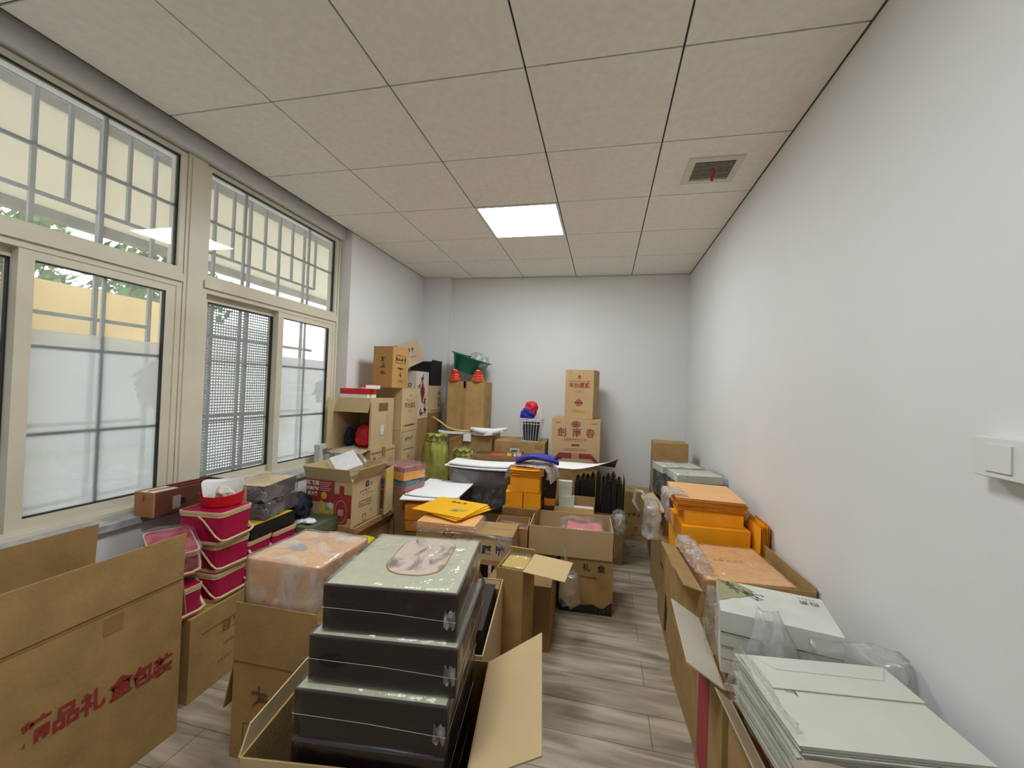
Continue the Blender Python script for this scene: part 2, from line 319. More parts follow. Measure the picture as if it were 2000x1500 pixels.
# flat marks on the faces of a box of size w,d,h (local origin at the centre of the base)
def face_mx(face, w, d, h, off=.0012):
    if face == 'front': return Matrix(((1, 0, 0, 0), (0, 0, -1, -d / 2 - off), (0, 1, 0, h / 2), (0, 0, 0, 1)))
    if face == 'right': return Matrix(((0, 0, 1, w / 2 + off), (1, 0, 0, 0), (0, 1, 0, h / 2), (0, 0, 0, 1)))
    if face == 'left': return Matrix(((0, 0, -1, -w / 2 - off), (-1, 0, 0, 0), (0, 1, 0, h / 2), (0, 0, 0, 1)))
    return Matrix(((1, 0, 0, 0), (0, 1, 0, 0), (0, 0, 1, h + off), (0, 0, 0, 1)))
def add_text(bm, txt, size, x, y, mx, sx=1.0, rot=0, bold=0):
    cu = bpy.data.curves.new('t', 'FONT'); cu.body = txt; cu.size = size; cu.align_x = 'CENTER'; cu.align_y = 'CENTER'; cu.resolution_u = 2; cu.offset = bold
    o = bpy.data.objects.new('t', cu); C.objects.link(o); bpy.context.view_layer.update()
    me = bpy.data.meshes.new_from_object(o.evaluated_get(bpy.context.evaluated_depsgraph_get()))
    T = mx @ Matrix.Translation((x, y, 0)) @ Matrix.Rotation(rot, 4, 'Z') @ Matrix.Diagonal((sx, 1, 1, 1)); me.transform(T)
    bm.from_mesh(me); bpy.data.meshes.remove(me); bpy.data.objects.remove(o); bpy.data.curves.remove(cu)
def add_poly(bm, pts, mx): bm.faces.new([bm.verts.new(mx @ Vector((x, y, 0))) for x, y in pts])
def add_rect(bm, x0, x1, y0, y1, mx): add_poly(bm, ((x0, y0), (x1, y0), (x1, y1), (x0, y1)), mx)
def add_frame(bm, x0, x1, y0, y1, t, mx):
    for r in ((x0, x1, y0, y0 + t), (x0, x1, y1 - t, y1), (x0, x0 + t, y0 + t, y1 - t), (x1 - t, x1, y0 + t, y1 - t)): add_rect(bm, *r, mx)
def add_ring(bm, cx, cy, rx, ry, t, mx, n=28):
    for k in range(n):
        a, b = 2 * math.pi * k / n, 2 * math.pi * (k + 1) / n; i = 1 - t
        add_poly(bm, [(cx + rx * math.cos(a), cy + ry * math.sin(a)), (cx + rx * math.cos(b), cy + ry * math.sin(b)), (cx + rx * i * math.cos(b), cy + ry * i * math.sin(b)), (cx + rx * i * math.cos(a), cy + ry * i * math.sin(a))], mx)
def add_disc(bm, cx, cy, rx, ry, mx, n=24): add_poly(bm, [(cx + rx * math.cos(2 * math.pi * k / n), cy + ry * math.sin(2 * math.pi * k / n)) for k in range(n)], mx)
def add_scrawl(bm, n, size, x, y, *rest):
    mx = rest[-1]; vert = rest[0] if len(rest) > 1 else 0; rd = random.Random(int(n * 31 + size * 9000 + (x + 2) * 777 + (y + 2) * 333))
    for i in range(n):
        cx, cy = (x, y - (i - (n - 1) / 2) * size * 1.15) if vert else (x + (i - (n - 1) / 2) * size * 1.05, y)
        for k in range(7 if size > .03 else 4):
            a = rd.choice((0, 0, 1.57, 1.57, .8, -.8)) + rd.uniform(-.15, .15); l_ = size * rd.uniform(.25, .45); t_ = size * rd.uniform(.04, .07); px, py = cx + rd.uniform(-.26, .26) * size, cy + rd.uniform(-.26, .26) * size; c, q = math.cos(a), math.sin(a)
            add_poly(bm, [(px - c * l_ + q * t_, py - q * l_ - c * t_), (px + c * l_ + q * t_ * .4, py + q * l_ - c * t_ * .4), (px + c * l_ - q * t_, py + q * l_ + c * t_), (px - c * l_ - q * t_ * .5, py - q * l_ + c * t_ * .5)], mx)
def marks(root, mat, face, items, name='printed_marks'):
    """items: ('t',text,size,x,y[,sx,rot]) ('r',x0,x1,y0,y1) ('f',x0,x1,y0,y1,t) ('o',cx,cy,rx,ry,t) ('d',cx,cy,rx,ry) ('p',pts)"""
    w, d, h = root['_dim']; off = .0012 if name == 'printed_panel' else .002
    mx = face_mx(face, w, d, h, off); bm = bmesh.new()
    for it in items:
        k, a = it[0], it[1:]
        if k == 't': add_text(bm, a[0], a[1], a[2], a[3], mx, *(a[4:]))
        elif k == 's': add_scrawl(bm, *a, mx)
        elif k == 'r': add_rect(bm, *a, mx)
        elif k == 'f': add_frame(bm, *a, mx)
        elif k == 'o': add_ring(bm, *a, mx)
        elif k == 'd': add_disc(bm, *a, mx)
        elif k == 'p': add_poly(bm, a[0], mx)
    return obj(name, bm, mat, root)

def flap_mesh(side, w, d, h, ln, ang, t=.004, taper=.0):
    a = R(ang); bm = bmesh.new()
    L_ = w if side in 'NF' else d
    v = []
    for s in (0, 1):
        for (u, q) in ((-.5 + .004, 0), (.5 - .004, 0), (.5 - taper - .004, ln), (-.5 + taper + .004, ln)):
            out, zz = -math.cos(a) * q - math.sin(a) * t * s * -1, math.sin(a) * q + math.cos(a) * t * s
            al = u * L_
            if side == 'R': p = (w / 2 + out, al, h + zz)
            elif side == 'L': p = (-w / 2 - out, al, h + zz)
            elif side == 'F': p = (al, d / 2 + out, h + zz)
            else: p = (al, -d / 2 - out, h + zz)
            v.append(bm.verts.new(p))
    for f in ((0, 1, 2, 3), (7, 6, 5, 4), (0, 4, 5, 1), (1, 5, 6, 2), (2, 6, 7, 3), (3, 7, 4, 0)): bm.faces.new([v[i] for i in f])
    return bm
CG = None
def carton(label, x, y, z, w, d, h, yaw=0, mat=kraft, flaps=None, tape='front', group=None, rx=0, ry=0, name='cardboard_carton', cat='cardboard box', inner=None, wear=.0025):
    """closed when flaps is None, else open with the flaps given as side: (length, angle)"""
    t = .005; root = thing(name, label, cat, (x, y, z), yaw, group, rx, ry); root['_dim'] = (w, d, h)
    if flaps is None:
        bm = bmesh.new(); box(bm, -w / 2, w / 2, -d / 2, d / 2, 0, h - .004)
        bmesh.ops.subdivide_edges(bm, edges=bm.edges, cuts=5, use_grid_fill=True)
        for v in bm.verts: v.co += wob(v.co + Vector((x, y, z)), 5, wear)
        for v in bm.verts: v.co.z = max(v.co.z, 0)
        obj('body', bm, mat, root)
        g = .0015
        if tape == 'front' : fl = ((-w / 2, -g, -d / 2, d / 2, h - .004, h), (g, w / 2, -d / 2, d / 2, h - .004, h))
        else: fl = ((-w / 2, w / 2, -d / 2, -g, h - .004, h), (-w / 2, w / 2, g, d / 2, h - .004, h))
        for f in fl: B('flap', mat, root, f)
        if tape == 'front': B('packing_tape', tape_m, root, (-.025, .025, -d / 2 - .001, d / 2 + .001, h, h + .0008), (-.025, .025, -d / 2 - .004, -d / 2 - .003, h - min(.07, h * .4), h + .0008))
        elif tape == 'side': B('packing_tape', tape_m, root, (-w / 2 - .001, w / 2 + .004, -.025, .025, h, h + .0008), (w / 2 + .003, w / 2 + .004, -.025, .025, h - min(.07, h * .4), h + .0008))
    else:
        bm = bmesh.new(); o = rect4(w, d); i = rect4(w - 2 * t, d - 2 * t)
        V = [[bm.verts.new((px, py, zz)) for px, py in pl] for pl, zz in ((o, 0), (o, h), (i, h), (i, t))]
        bm.faces.new(V[0][::-1]); bm.faces.new(V[3])
        for a, b in ((0, 1), (1, 2), (2, 3)):
            for k in range(4): bm.faces.new((V[a][k], V[a][(k + 1) % 4], V[b][(k + 1) % 4], V[b][k]))
        obj('body', bm, mat, root)
        for s, a in flaps.items(): obj('flap', flap_mesh(s, w, d, h, *a), inner or mat, root)
    return root
def rect4(w, d): return ((-w / 2, -d / 2), (w / 2, -d / 2), (w / 2, d / 2), (-w / 2, d / 2))
def giftbox(label, x, y, z, w, d, h, yaw=0, mat=orange_p, lid=.45, name='gift_box', group=None, cat='box', mat2=None, rx=0, ry=0, over=.002):
    root = thing(name, label, cat, (x, y, z), yaw, group, rx, ry); root['_dim'] = (w, d, h)
    B('body', mat2 or mat, root, (-w / 2 + over, w / 2 - over, -d / 2 + over, d / 2 - over, 0, h * (1 - lid)), bevel=.001)
    B('lid', mat, root, (-w / 2, w / 2, -d / 2, d / 2, h * (1 - lid) + .0006, h), bevel=.0015)
    return root
def flat(name, label, cat, x, y, z, w, d, t, yaw, mat, group=None, rx=0, ry=0, curl=0, seed=1):
    bm = bmesh.new()
    sheet(bm, w, d, lambda u, v: ((u - .5) * w, (v - .5) * d, t + curl * (abs(u - .5) * 2) ** 2 + .0), 8, 8, t)
    o = obj(name, bm, mat, None); o.location = (x, y, z); o.rotation_euler = (rx, ry, yaw); return tag(o, label, cat, group)

# ------------------------------------------------------------------ the room
o = struct(B('floor', floor_m, None, (-.22, XR + .2, YN - .2, YB + .2, -.1, 0)))
struct(B('wall_right', wall_m, None, (XR, XR + .2, YN, YB + .2, 0, CEIL + .4)))
struct(B('wall_back', wall_m, None, (-.35, XR, YB, YB + .2, 0, CEIL + .4), (-.0, .338, 2.96, YB, 0, CEIL + .4)))
struct(B('wall_front', wall_m, None, (-.35, XR + .2, YN - .2, YN, 0, CEIL + .4)))
WY0, WY1, WZ0, WZ1 = -2.2, 1.53, .775, 2.675
struct(B('wall_left', wall_m, None, (-.22, 0, WY1, YB, 0, CEIL + .4), (-.22, 0, YN, WY0, 0, CEIL + .4), (-.22, 0, WY0, WY1, 0, WZ0 - .03),
         (-.22, -.065, WY0, WY1, WZ1, CEIL + .4), (-.22, -.17, WY0, WY1, WZ1 - .02, WZ1)))
struct(B('trim_1', marble, None, (-.22, .025, WY0, WY1, WZ0 - .03, WZ0), bevel=.003))
# suspended ceiling: tiles with lipped edges on a grid, 0.6 m apart
bm = bmesh.new()
nx, ys = 5, [-3.0 + .6 * k for k in range(11)]
LT = (2, 1.2); 
for i in range(nx):
    for yy in ys:
        y1 = min(yy + .6, YB)
        if (i == 2 and (abs(yy - 1.2) < .01 or abs(yy + 1.2) < .01)): continue
        if i == 4 and abs(yy - .6) < .01:   # tile with the air vent cut in
            a0, a1, b0, b1 = 2.585, 2.83, .795, 1.035
            for r in ((2.404, 2.996, yy + .004, b0), (2.404, 2.996, b1, y1 - .004), (2.404, a0, b0, b1), (a1, 2.996, b0, b1)): box(bm, r[0], r[1], r[2], r[3], CEIL, CEIL + .014)
            continue
        if y1 - yy < .02: continue
        box(bm, i * .6 + .004, i * .6 + .596, yy + .004, y1 - .004, CEIL, CEIL + .014)
struct(obj('ceiling', bm, tile_m))
bm = bmesh.new()
for i in range(6): box(bm, i * .6 - (.003), i * .6 + .003, YN, YB, CEIL + .006, CEIL + .02)
for yy in ys: box(bm, 0, XR, yy - .003, yy + .003, CEIL + .006, CEIL + .02)
box(bm, XR - .008, XR, YN, YB, CEIL - .001, CEIL + .004); box(bm, 0, XR, YB - .008, YB, CEIL - .001, CEIL + .004); box(bm, 0, .006, YN, YB, CEIL - .001, CEIL + .018)
struct(obj('trim_2', bm, gap_m))
struct(B('trim_3', gap_m, None, (-.35, XR, YN, YB, CEIL + .16, CEIL + .19)))

# windows: frame, transom light over two sliding lights, an insect screen behind the left one
def window(nm, y0, y1, ym, mirror=False):
    X0, X1 = -.18, -.105; z0, z1 = WZ0, 2.665; f = .028; tz0, tz1 = 1.935, 2.04
    root = bpy.data.objects.new(nm, None); C.objects.link(root); root['kind'] = 'structure'
    B('window_frame', alu, root, (X0, X1, y0, y0 + f, z0, z1), (X0, X1, y1 - f, y1, z0, z1), (X0, X1, y0 + f, y1 - f, z1 - .02, z1), (X0, X1, y0 + f, y1 - f, z0, z0 + .03),
      (X0, X1, y0 + f, y1 - f, tz0, tz1), (X0, X1 + .014, y0 + .004, y1 - .004, tz0 + .028, tz0 + .07), (X0, X1 + .008, y0 + f, y1 - f, z0, z0 + .018), bevel=.003)
    # upper fixed light
    xs = -.135
    B('seal', seal, root, (xs - .01, xs + .012, y0 + f, y1 - f, z1 - .026, z1 - .02), (xs - .01, xs + .012, y1 - f - .006, y1 - f, tz1, z1 - .026), (xs - .01, xs + .012, y0 + f, y1 - f, tz1, tz1 + .004))
    B('glass_pane', glass, root, (xs - .002, xs + .002, y0 + f, y1 - f - .006, tz1 + .004, z1 - .026))
    mz = 2.37; k = (y1 - y0) / 2
    B('muntin_bars', muntin_m, root, *[(xs - .016, xs - .006, yy - .009, yy + .009, tz1, z1 - .02) for yy in ((y0 + .3, y0 + .3 + .59) if not mirror else (y1 - .33, y1 - .33 - .59))], (xs - .0155, xs - .0065, y0 + f, y1 - f, mz - .008, mz + .008))
    # sliding sashes
    zb, zt = z0 + .03, tz0
    def sash(a, b, xp, pane, stile=.05):
        B('sash_frame', alu, root, (xp - .022, xp + .018, a, a + stile, zb, zt), (xp - .022, xp + .018, b - stile, b, zb, zt), (xp - .022, xp + .018, a + stile, b - stile, zb, zb + .045), (xp - .022, xp + .018, a + stile, b - stile, zt - .038, zt), bevel=.003)
        e = .005
        B('seal', seal, root, (xp - .004, xp + .0165, b - stile - e, b - stile, zb + .045, zt - .038), (xp - .004, xp + .0165, a + stile, b - stile, zb + .045, zb + .045 + e), (xp - .004, xp + .0165, a + stile, b - stile, zt - .038 - e, zt - .038))
        B('glass_pane', pane, root, (xp - .002, xp + .002, a + stile, b - stile - e, zb + .045 + e, zt - .038 - e))
        c = (a + b) / 2
        B('muntin_bars', muntin_m, root, (xp - .014, xp - .006, c - .008, c + .008, zb + .045, zt - .038), *[(xp - .0135, xp - .0065, a + stile, b - stile, q - .007, q + .007) for q in (1.185, 1.55)])
    sash(ym - .03, y1 - f, -.128, glass)       # right light, room side
    sash(y0 + f, ym + .02, -.172, glass)
    B('frosted_film', frost, root, (-.133, -.131, ym + .02, y1 - f - .055, zb + .05, 1.62))
    B('insect_screen', screen_m, root, (-.199, -.198, y0 + f + .01, ym - .01, zb + .02, zt - .02))
    return root
window('window_1', -1.06, .185, -.425)
window('window_2', .30, 1.50, .905)
window('window_3', -2.2, -1.18, -1.7)
struct(B('trim_4', alu, None, (-.185, -.10, .187, .298, WZ0, 2.672), (-.19, -.1, -1.178, -1.062, WZ0, 2.672), (-.16, -.10, 1.502, 1.528, WZ0, 2.672), (-.10, -.094, .205, .28, WZ0 + .001, 2.66), bevel=.002))
# security grilles outside
for nm_, y0, y1 in (('left', -1.06, .2), ('right', .3, 1.52)):
    g = thing('security_grille', 'grey steel bar grille outside the %s window' % ('nearer' if nm_ == 'left' else 'farther'), 'window grille', (-.35, (y0 + y1) / 2, .82), 0, 'security grilles outside the windows')
    h = (y1 - y0) / 2; bm = bmesh.new(); n = round((y1 - y0) / .132)
    B('rail', steel, g, *[(-.006, .006, -h, h, q - .82 - .009, q - .82 + .009) for q in (.83, 1.2, 1.715, 2.25, 2.72)])
    B('wall_bracket', steel, g, *[(0, .16, yy, yy + .015, q, q + .015) for yy in (-h, h - .015) for q in (.0, 1.86)])
    for k in range(n + 1):
        yy = -h + (y1 - y0) * k / n
        if k % 2 == 0: B('bar', steel, g, (-.008, .008, yy - .009, yy + .009, -.02, 1.95))
        else: B('bar', steel, g, (-.008, .008, yy - .008, yy + .008, 1.43, 1.95))
# ------------------------------------------------------------------ outside
struct(B('ground', conc_m, None, (-14, -.35, -9, 16, -.35, -.3)))
struct(B('canopy', canopy_m, None, (-2.9, -.95, -6, 9, 2.95, 2.97)))
struct(B('canopy_beam', M('grey_brown_beam', (.22, .195, .15), .8, .2, 6), None, (-.95, -.36, -6, 9, 2.95, 3.0), (-3.0, -2.9, -6, 9, 2.86, 2.99)))
tag(B('boundary_wall', ywall_m, None, (-3.9, -3.7, -3, 3.1, -.3, 2.42)), 'yellow boundary wall standing outside behind the windows', 'wall')
tag(B('pale_wall', conc_m, None, (-3.9, -3.7, 3.1, 12, -.3, 2.3), (-3.68, -3.6, -3, 12, -.3, 1.75)), 'pale grey wall outside beyond the far window', 'wall')
for k, (x, yv, z, s, lb) in enumerate(((-4.9, 1.6, 2.6, 1.0, 'leafy green tree above the yellow wall, nearer one'), (-5.2, 3.9, 2.7, 1.1, 'leafy green tree above the yellow wall, farther one'))):
    t = thing('tree', lb, 'tree', (x, yv, -.3), 0, 'trees outside')
    bm = bmesh.new(); tube(bm, [(0, 0, 0), (.03, 0, 1.2), (0, .05, 2.4)], [.09, .07, .05]); obj('trunk', bm, dwood, t, smooth=True)
    bm = bmesh.new(); rd = random.Random(k)
    for _ in range(1500):
        v = Vector((rd.gauss(0, 1), rd.gauss(0, 1), rd.gauss(0, 1))).normalized() * rd.uniform(.3, 1) * s * .9 + Vector((0, 0, z + .45)); n = Vector((rd.uniform(-1, 1), rd.uniform(-1, 1), rd.uniform(-1, 1))).normalized(); u = n.orthogonal() * .07; q = n.cross(u)
        bm.faces.new([bm.verts.new(v + e) for e in (u, q * .5, -u, -q * .5)])
    obj('foliage', bm, foliage_m, t)
for x, yv, z, r, mt, lb, ct in ((-1.5, .1, .78, .16, teal_p, 'blue barrel seen blurred through the near window', 'barrel'), (-1.3, 3.15, .95, .2, foliage_m, 'green potted shrub seen blurred through the far window', 'plant'), (-1.4, 1.15, 1.0, .2, M('yellow_green_shrub', (.45, .42, .03), .6), 'yellow green shrub seen blurred through the near window', 'plant')):
    t = thing('outdoor_barrel' if ct == 'barrel' else 'potted_shrub', lb, ct, (x, yv, -.3), 0)
    bm = bmesh.new()
    if ct == 'barrel':
        prism(bm, [(r * math.cos(a * .2618), r * math.sin(a * .2618)) for a in range(24)], 0, 1.85); obj('drum', bm, mt, t)
        bm = bmesh.new(); prism(bm, [(r * 1.05 * math.cos(a * .2618), r * 1.05 * math.sin(a * .2618)) for a in range(24)], 1.85, 1.89); obj('lid', bm, mt, t)
    else:
        prism(bm, [(r * .8 * math.cos(a * .2618), r * .8 * math.sin(a * .2618)) for a in range(24)], 0, 1.1, .7, 1); obj('pot', bm, conc_m, t); rd = random.Random(7)
        bm = bmesh.new()
        for _ in range(500):
            v = Vector((rd.gauss(0, 1), rd.gauss(0, 1), rd.gauss(0, 1))).normalized() * rd.uniform(.2, 1) * r * 1.1 + Vector((0, 0, 1.2 + z - .55)); n = Vector((rd.uniform(-1, 1), rd.uniform(-1, 1), rd.uniform(-1, 1))).normalized(); u = n.orthogonal() * .05; q = n.cross(u)
            bm.faces.new([bm.verts.new(v + e) for e in (u, q * .5, -u, -q * .5)])
        obj('foliage', bm, mt, t)
        bm = bmesh.new(); tube(bm, [(0, 0, 1.05), (0, .02, 1.3), (0, 0, .65 + z)], .015); obj('stem', bm, dwood, t)

# ------------------------------------------------------------------ ceiling fittings
for yy, lb in ((1.2, 'lit square LED panel set in the ceiling towards the back wall'), (-1.2, 'lit square LED panel set in the ceiling above the near boxes')):
    t = thing('ceiling_light', lb, 'ceiling light', (1.5, yy + .3, CEIL), 0, 'LED ceiling panels')
    B('light_frame', plastic_w, t, (-.297, .297, -.297, -.28, -.006, .012), (-.297, .297, .28, .297, -.006, .012), (-.297, -.28, -.28, .28, -.006, .012), (.28, .297, -.28, .28, -.006, .012))
    B('diffuser', led_m if yy > 0 else led2_m, t, (-.28, .28, -.28, .28, -.002, .006))
t = thing('ceiling_vent', 'square cream air vent in the ceiling with a red ribbon', 'air vent', (2.7075, .915, CEIL), 0)
B('vent_frame', vent_m, t, (-.14, .14, -.14, -.105, -.008, .0), (-.14, .14, .105, .14, -.008, 0), (-.14, -.105, -.105, .105, -.008, 0), (.105, .14, -.105, .105, -.008, 0), bevel=.002)
bm = bmesh.new(); box(bm, -.118, .118, -.118, .118, .05, .055); obj('duct_back', bm, gap_m, t)
for k in range(13):
    yy = -.1 + .2 * k / 12
    bm = bmesh.new(); box(bm, -.105, .105, -.007, .007, -.0012, .0012, Matrix.Translation((0, yy, .004)) @ Matrix.Rotation(R(38), 4, 'X')); obj('slat', bm, vent_m, t)
bm = bmesh.new(); sheet(bm, .01, .1, lambda u, v: ((u - .5) * .014 + .004 * math.sin(v * 5), -.03 + .003 * math.cos(v * 7), -.003 - .075 * v), 2, 10, .001); obj('ribbon', bm, redpaper, t)
t = thing('switch_box', 'white plastic socket box mounted on the right wall', 'wall switch', (XR, -.552, 1.345), 0)
B('housing', plastic_w, t, (-.035, 0, -.075, .075, -.043, .043), bevel=.004)
B('cover_plate', plastic_w, t, (-.045, -.0352, -.07, .07, -.04, .04), bevel=.003)
B('rocker', plastic_w, t, (-.049, -.0452, -.03, .03, -.028, .028), bevel=.002)

# ================================================================== things in the room
def cb(*a, **k): return carton(*a, **k)
def basket(label, x, y, z, yaw=0, w=.215, d=.19, h=.135, rx=0, ry=0, lid=True):
    t = thing('gift_basket', label, 'basket', (x, y, z), yaw, 'magenta handled gift baskets', rx, ry); t['_dim'] = (w, d, h)
    bm = bmesh.new(); prism(bm, rrect(w, d, .022), .012, h - .022, .93, .98); obj('body', bm, magenta, t)
    bm = bmesh.new(); prism(bm, rrect(w * .95, d * .95, .022), 0, .014); obj('base_band', bm, wood_rim, t)
    bm = bmesh.new(); prism(bm, rrect(w, d, .024), h - .024, h - .002); prism(bm, rrect(w * 1.02, d * 1.02, .024), h - .012, h); obj('rim', bm, wood_rim, t, bevel=.001)
    bm = bmesh.new(); prism(bm, rrect(w * .95, d * .95, .02), h, h + .0015); obj('lid', bm, magenta, t)
    bm = bmesh.new(); px, py = w / 2 + .008, d / 2 + .006; L_ = [(.0, -py, h - .02), (.03, -py, h - .04), (px - .03, -py, .045), (px - .006, -py + .004, .028), (px, -py + .03, .022), (px, py - .03, .022), (px - .006, py - .004, .028), (px - .03, py, .045), (.03, py, h - .04), (0, py, h - .02)]
    P_ = []
    for a, b in zip(L_, L_[1:]):
        for q in range(4): P_.append(Vector(a).lerp(Vector(b), q / 4))
    P_.append(Vector(L_[-1]))
    tube(bm, P_, .0045, 8, sq=1.5); obj('handle', bm, wood_rim, t, smooth=True)
    return t

# ---- near left: two long cartons along the window wall
A = cb('largest open brown carton in the near left corner with red Chinese printing', .262, -.745, 0, .476, 1.03, .625, flaps={'R': (.185, 92), 'L': (.17, 86), 'N': (.18, 250), 'F': (.16, 262)}, inner=kraft, mat=kraft)
marks(A, red_ink, 'right', [('t', c, .078, .075 + i * .072 + (.012 if i > 2 else 0), .035 - .008 * i, .95, 0, .0022) for i, c in enumerate('精品礼盒包装')])
marks(A, tape_m, 'right', [('r', .24, .30, .225, .285), ('r', -.5, .5, .299, .312)], 'printed_panel')
Bc = cb('long brown carton carrying the magenta baskets, red print on its side', .20, .185, 0, .39, .62, .372, yaw=R(3), mat=kraft, tape='front')
marks(Bc, red_ink, 'right', [('t', c, .056, -.12 + i * .066, .06) for i, c in enumerate('迎宝容器')] + [('s', 6, .017, -.08, -.02)])
marks(Bc, brown_ink, 'right', [('s', 16, .017, -.02, -.09), ('r', -.25, .15, .09, .094)])
# baskets
bx_, by_ = .275, .118
basket('magenta basket with wooden rim, bottom of the tall left stack', bx_, by_ - .005, .373, R(2))
basket('magenta basket with wooden rim, middle of the tall left stack', bx_ + .004, by_ + .003, .512, R(-2))
basket('magenta basket with light glare on its lid, topmost of the tall left stack', bx_ + .008, by_ - .015, .651 , R(6), w=.235, d=.20, h=.155)
basket('magenta basket on the carton, directly below the tilted wrapped basket', .29, -.108, .373, R(-4), w=.19, d=.15)
bt = basket('magenta basket tipped on its side, partly wrapped, beside the near carton', .25, -.095, .585, R(-28), w=.235, d=.17, h=.12, rx=R(0), ry=R(13))
bm = bmesh.new(); shell(bm, .25, .185, .135, .01, .005, 9, 4, top=True); obj('plastic_wrap', bm, film, bt, smooth=True)
basket('magenta basket behind the tall stack, lower of the second stack', .268, .285, .384, R(3), d=.175, h=.10)
basket('magenta basket behind the tall stack, upper of the second stack', .270, .285, .485, R(2), d=.175, h=.115)
basket('magenta basket at the far end of the basket row, lower one', .268, .475, .376, R(2), d=.175, h=.10)
basket('magenta basket at the far end of the basket row, next to the olive box', .270, .472, .477, R(-1), d=.18, h=.115)
# thin yellow-black box, wrapped boxes, curl of red paper, long wooden box
gb = giftbox('flat black and yellow box lying on the farther magenta baskets', .272, .375, .605, .22, .33, .068, R(2), black_m, .3, mat2=black_m)
marks(gb, gold_ink, 'top', [('r', -.10, .10, -.155, .155)], 'printed_panel'); marks(gb, gold_ink, 'front', [('r', .02, .10, -.005, .03)], 'printed_panel')
for i, (dz, lb) in enumerate(((0, 'wrapped dark box with orange end, lower of the pair by the window'), (.092, 'wrapped dark box with tan top, upper of the pair by the window'))):
    g = giftbox(lb, .245 - i * .01, .45, .677 + dz * 1.04, .20, .30, .088, R(10), charcoal, .5, mat2=charcoal)
    marks(g, orange_l, 'front', [('r', -.099, .0, -.042, .042)], 'printed_panel')
    if i: marks(g, M('tan_kraft_wrap', (.70, .52, .30), .6), 'top', [('r', -.098, .098, -.148, .148)], 'printed_panel')
    bm = bmesh.new(); shell(bm, .215, .315, .089, .06 if i else .02, .012, 12, 3 + i, ragged=.5); obj('plastic_wrap', bm, film, g, smooth=True)
t = thing('wooden_box', 'long narrow dark wooden box lying open on the window sill', 'wooden box', (.047, .125, .776), R(-1)); t['_dim'] = (.115, .36, .105)
B('body', dwood, t, (-.0575, .0575, -.18, .18, 0, .008), (-.0575, -.0475, -.18, .18, .008, .115), (.0475, .0575, -.18, .18, .008, .115), (-.0475, .0475, .17, .18, .008, .115))
B('end_panel', lwood, t, (-.0575, .0575, -.19, -.18, 0, .115)); B('sliding_lid', cream, t, (-.046, .046, -.178, -.06, .108, .114))
marks(t, black_m, 'right', [('r', -.06, -.035, -.02, .012)], 'printed_panel'); marks(t, M('grey_label', (.28, .22, .21), .5), 'right', [('r', -.10, -.0601, -.035, .03)], 'printed_panel')
bm = bmesh.new(); tube(bm, [(.0, -.192, .10), (0, -.195, .07), (.004, -.193, .09), (0, -.17, .118), (.02, -.05, .119), (.03, .04, .121), (0, .1, .12)], .0022, 6); obj('red_cord', bm, redpaper, t)
t = thing('paper_wrapper', 'curled red and white paper sleeve standing on the tallest basket stack', 'paper', (.275, .14, .808), R(20))
def arc(r, a0, a1, z0, z1, sag=0, w_=0):
    def f(u, v):
        a = R(a0 + (a1 - a0) * u); return (r * math.cos(a) * (1 + .15 * v), r * math.sin(a) * (1 + .15 * v), z0 + (z1 - z0) * v * (1 - sag * math.sin(u * math.pi)) + w_ * math.sin(u * 9))
    return f
bm = bmesh.new(); sheet(bm, 1, 1, arc(.085, 165, 375, 0, .075, .25), 24, 6, .001); obj('red_sleeve', bm, redpaper, t, smooth=True)
bm = bmesh.new(); sheet(bm, 1, 1, arc(.078, 20, 215, .02, .10, -.25, .010), 24, 6, .001); obj('white_liner', bm, white_paper, t, smooth=True)
bm = bmesh.new(); add_disc(bm, .06, .04, .03, .03, Matrix(((.5, 0, .86, .028), (-.86, 0, .5, -.07), (0, 1, 0, 0), (0, 0, 0, 1)))); obj('round_emblem', bm, maroon_ink, t)
blob('crumpled_paper', cream, t, .09, .08, .06, 14, .02, 4, (0.01, .02, .01))
# olive box, navy bag, glove
c_ = cb('greyish carton under the olive green box lid', .275, .705, 0, .30, .25, .36, mat=kraft_grey, tape='side')
c_ = cb('tan carton holding up the olive green box, under the navy bag', .275, .705, .36, .31, .25, .125, mat=kraft_light, tape=None)
ol = giftbox('flat olive green box with a thin dark seam beside the baskets', .285, .70, .486, .36, .265, .078, R(1), olive, .72, mat2=olive)
t = thing('fabric_bag', 'crumpled navy blue bag lying on the olive green box', 'bag', (.20, .73, .565), R(20)); blob('pouch', navy_cloth, t, .22, .19, .15, 9, .022, 11); 
bm = bmesh.new(); tube(bm, [(.08, -.05, .10), (.11, -.08, .07), (.115, -.1, .03), (.10, -.11, .008)], .006, 8); obj('strap', bm, navy_cloth, t, smooth=True)
t = thing('cotton_glove', 'white cotton glove dropped on the olive green box', 'glove', (.395, .645, .565), R(-25)); blob('palm', white_paper, t, .085, .065, .026, 20, .006, 8)
for k in range(5):
    a = R(150 + 22 * k); l_ = .055 if k < 4 else .035; bm = bmesh.new(); tube(bm, [(.02 * math.cos(a), .02 * math.sin(a), .009), (.05 * math.cos(a), .045 * math.sin(a), .012), ((.04 + l_) * math.cos(a + .15), (.04 + l_) * math.sin(a + .15), .007)], [.008, .0075, .005], 8); obj('finger', bm, white_paper, t, smooth=True)

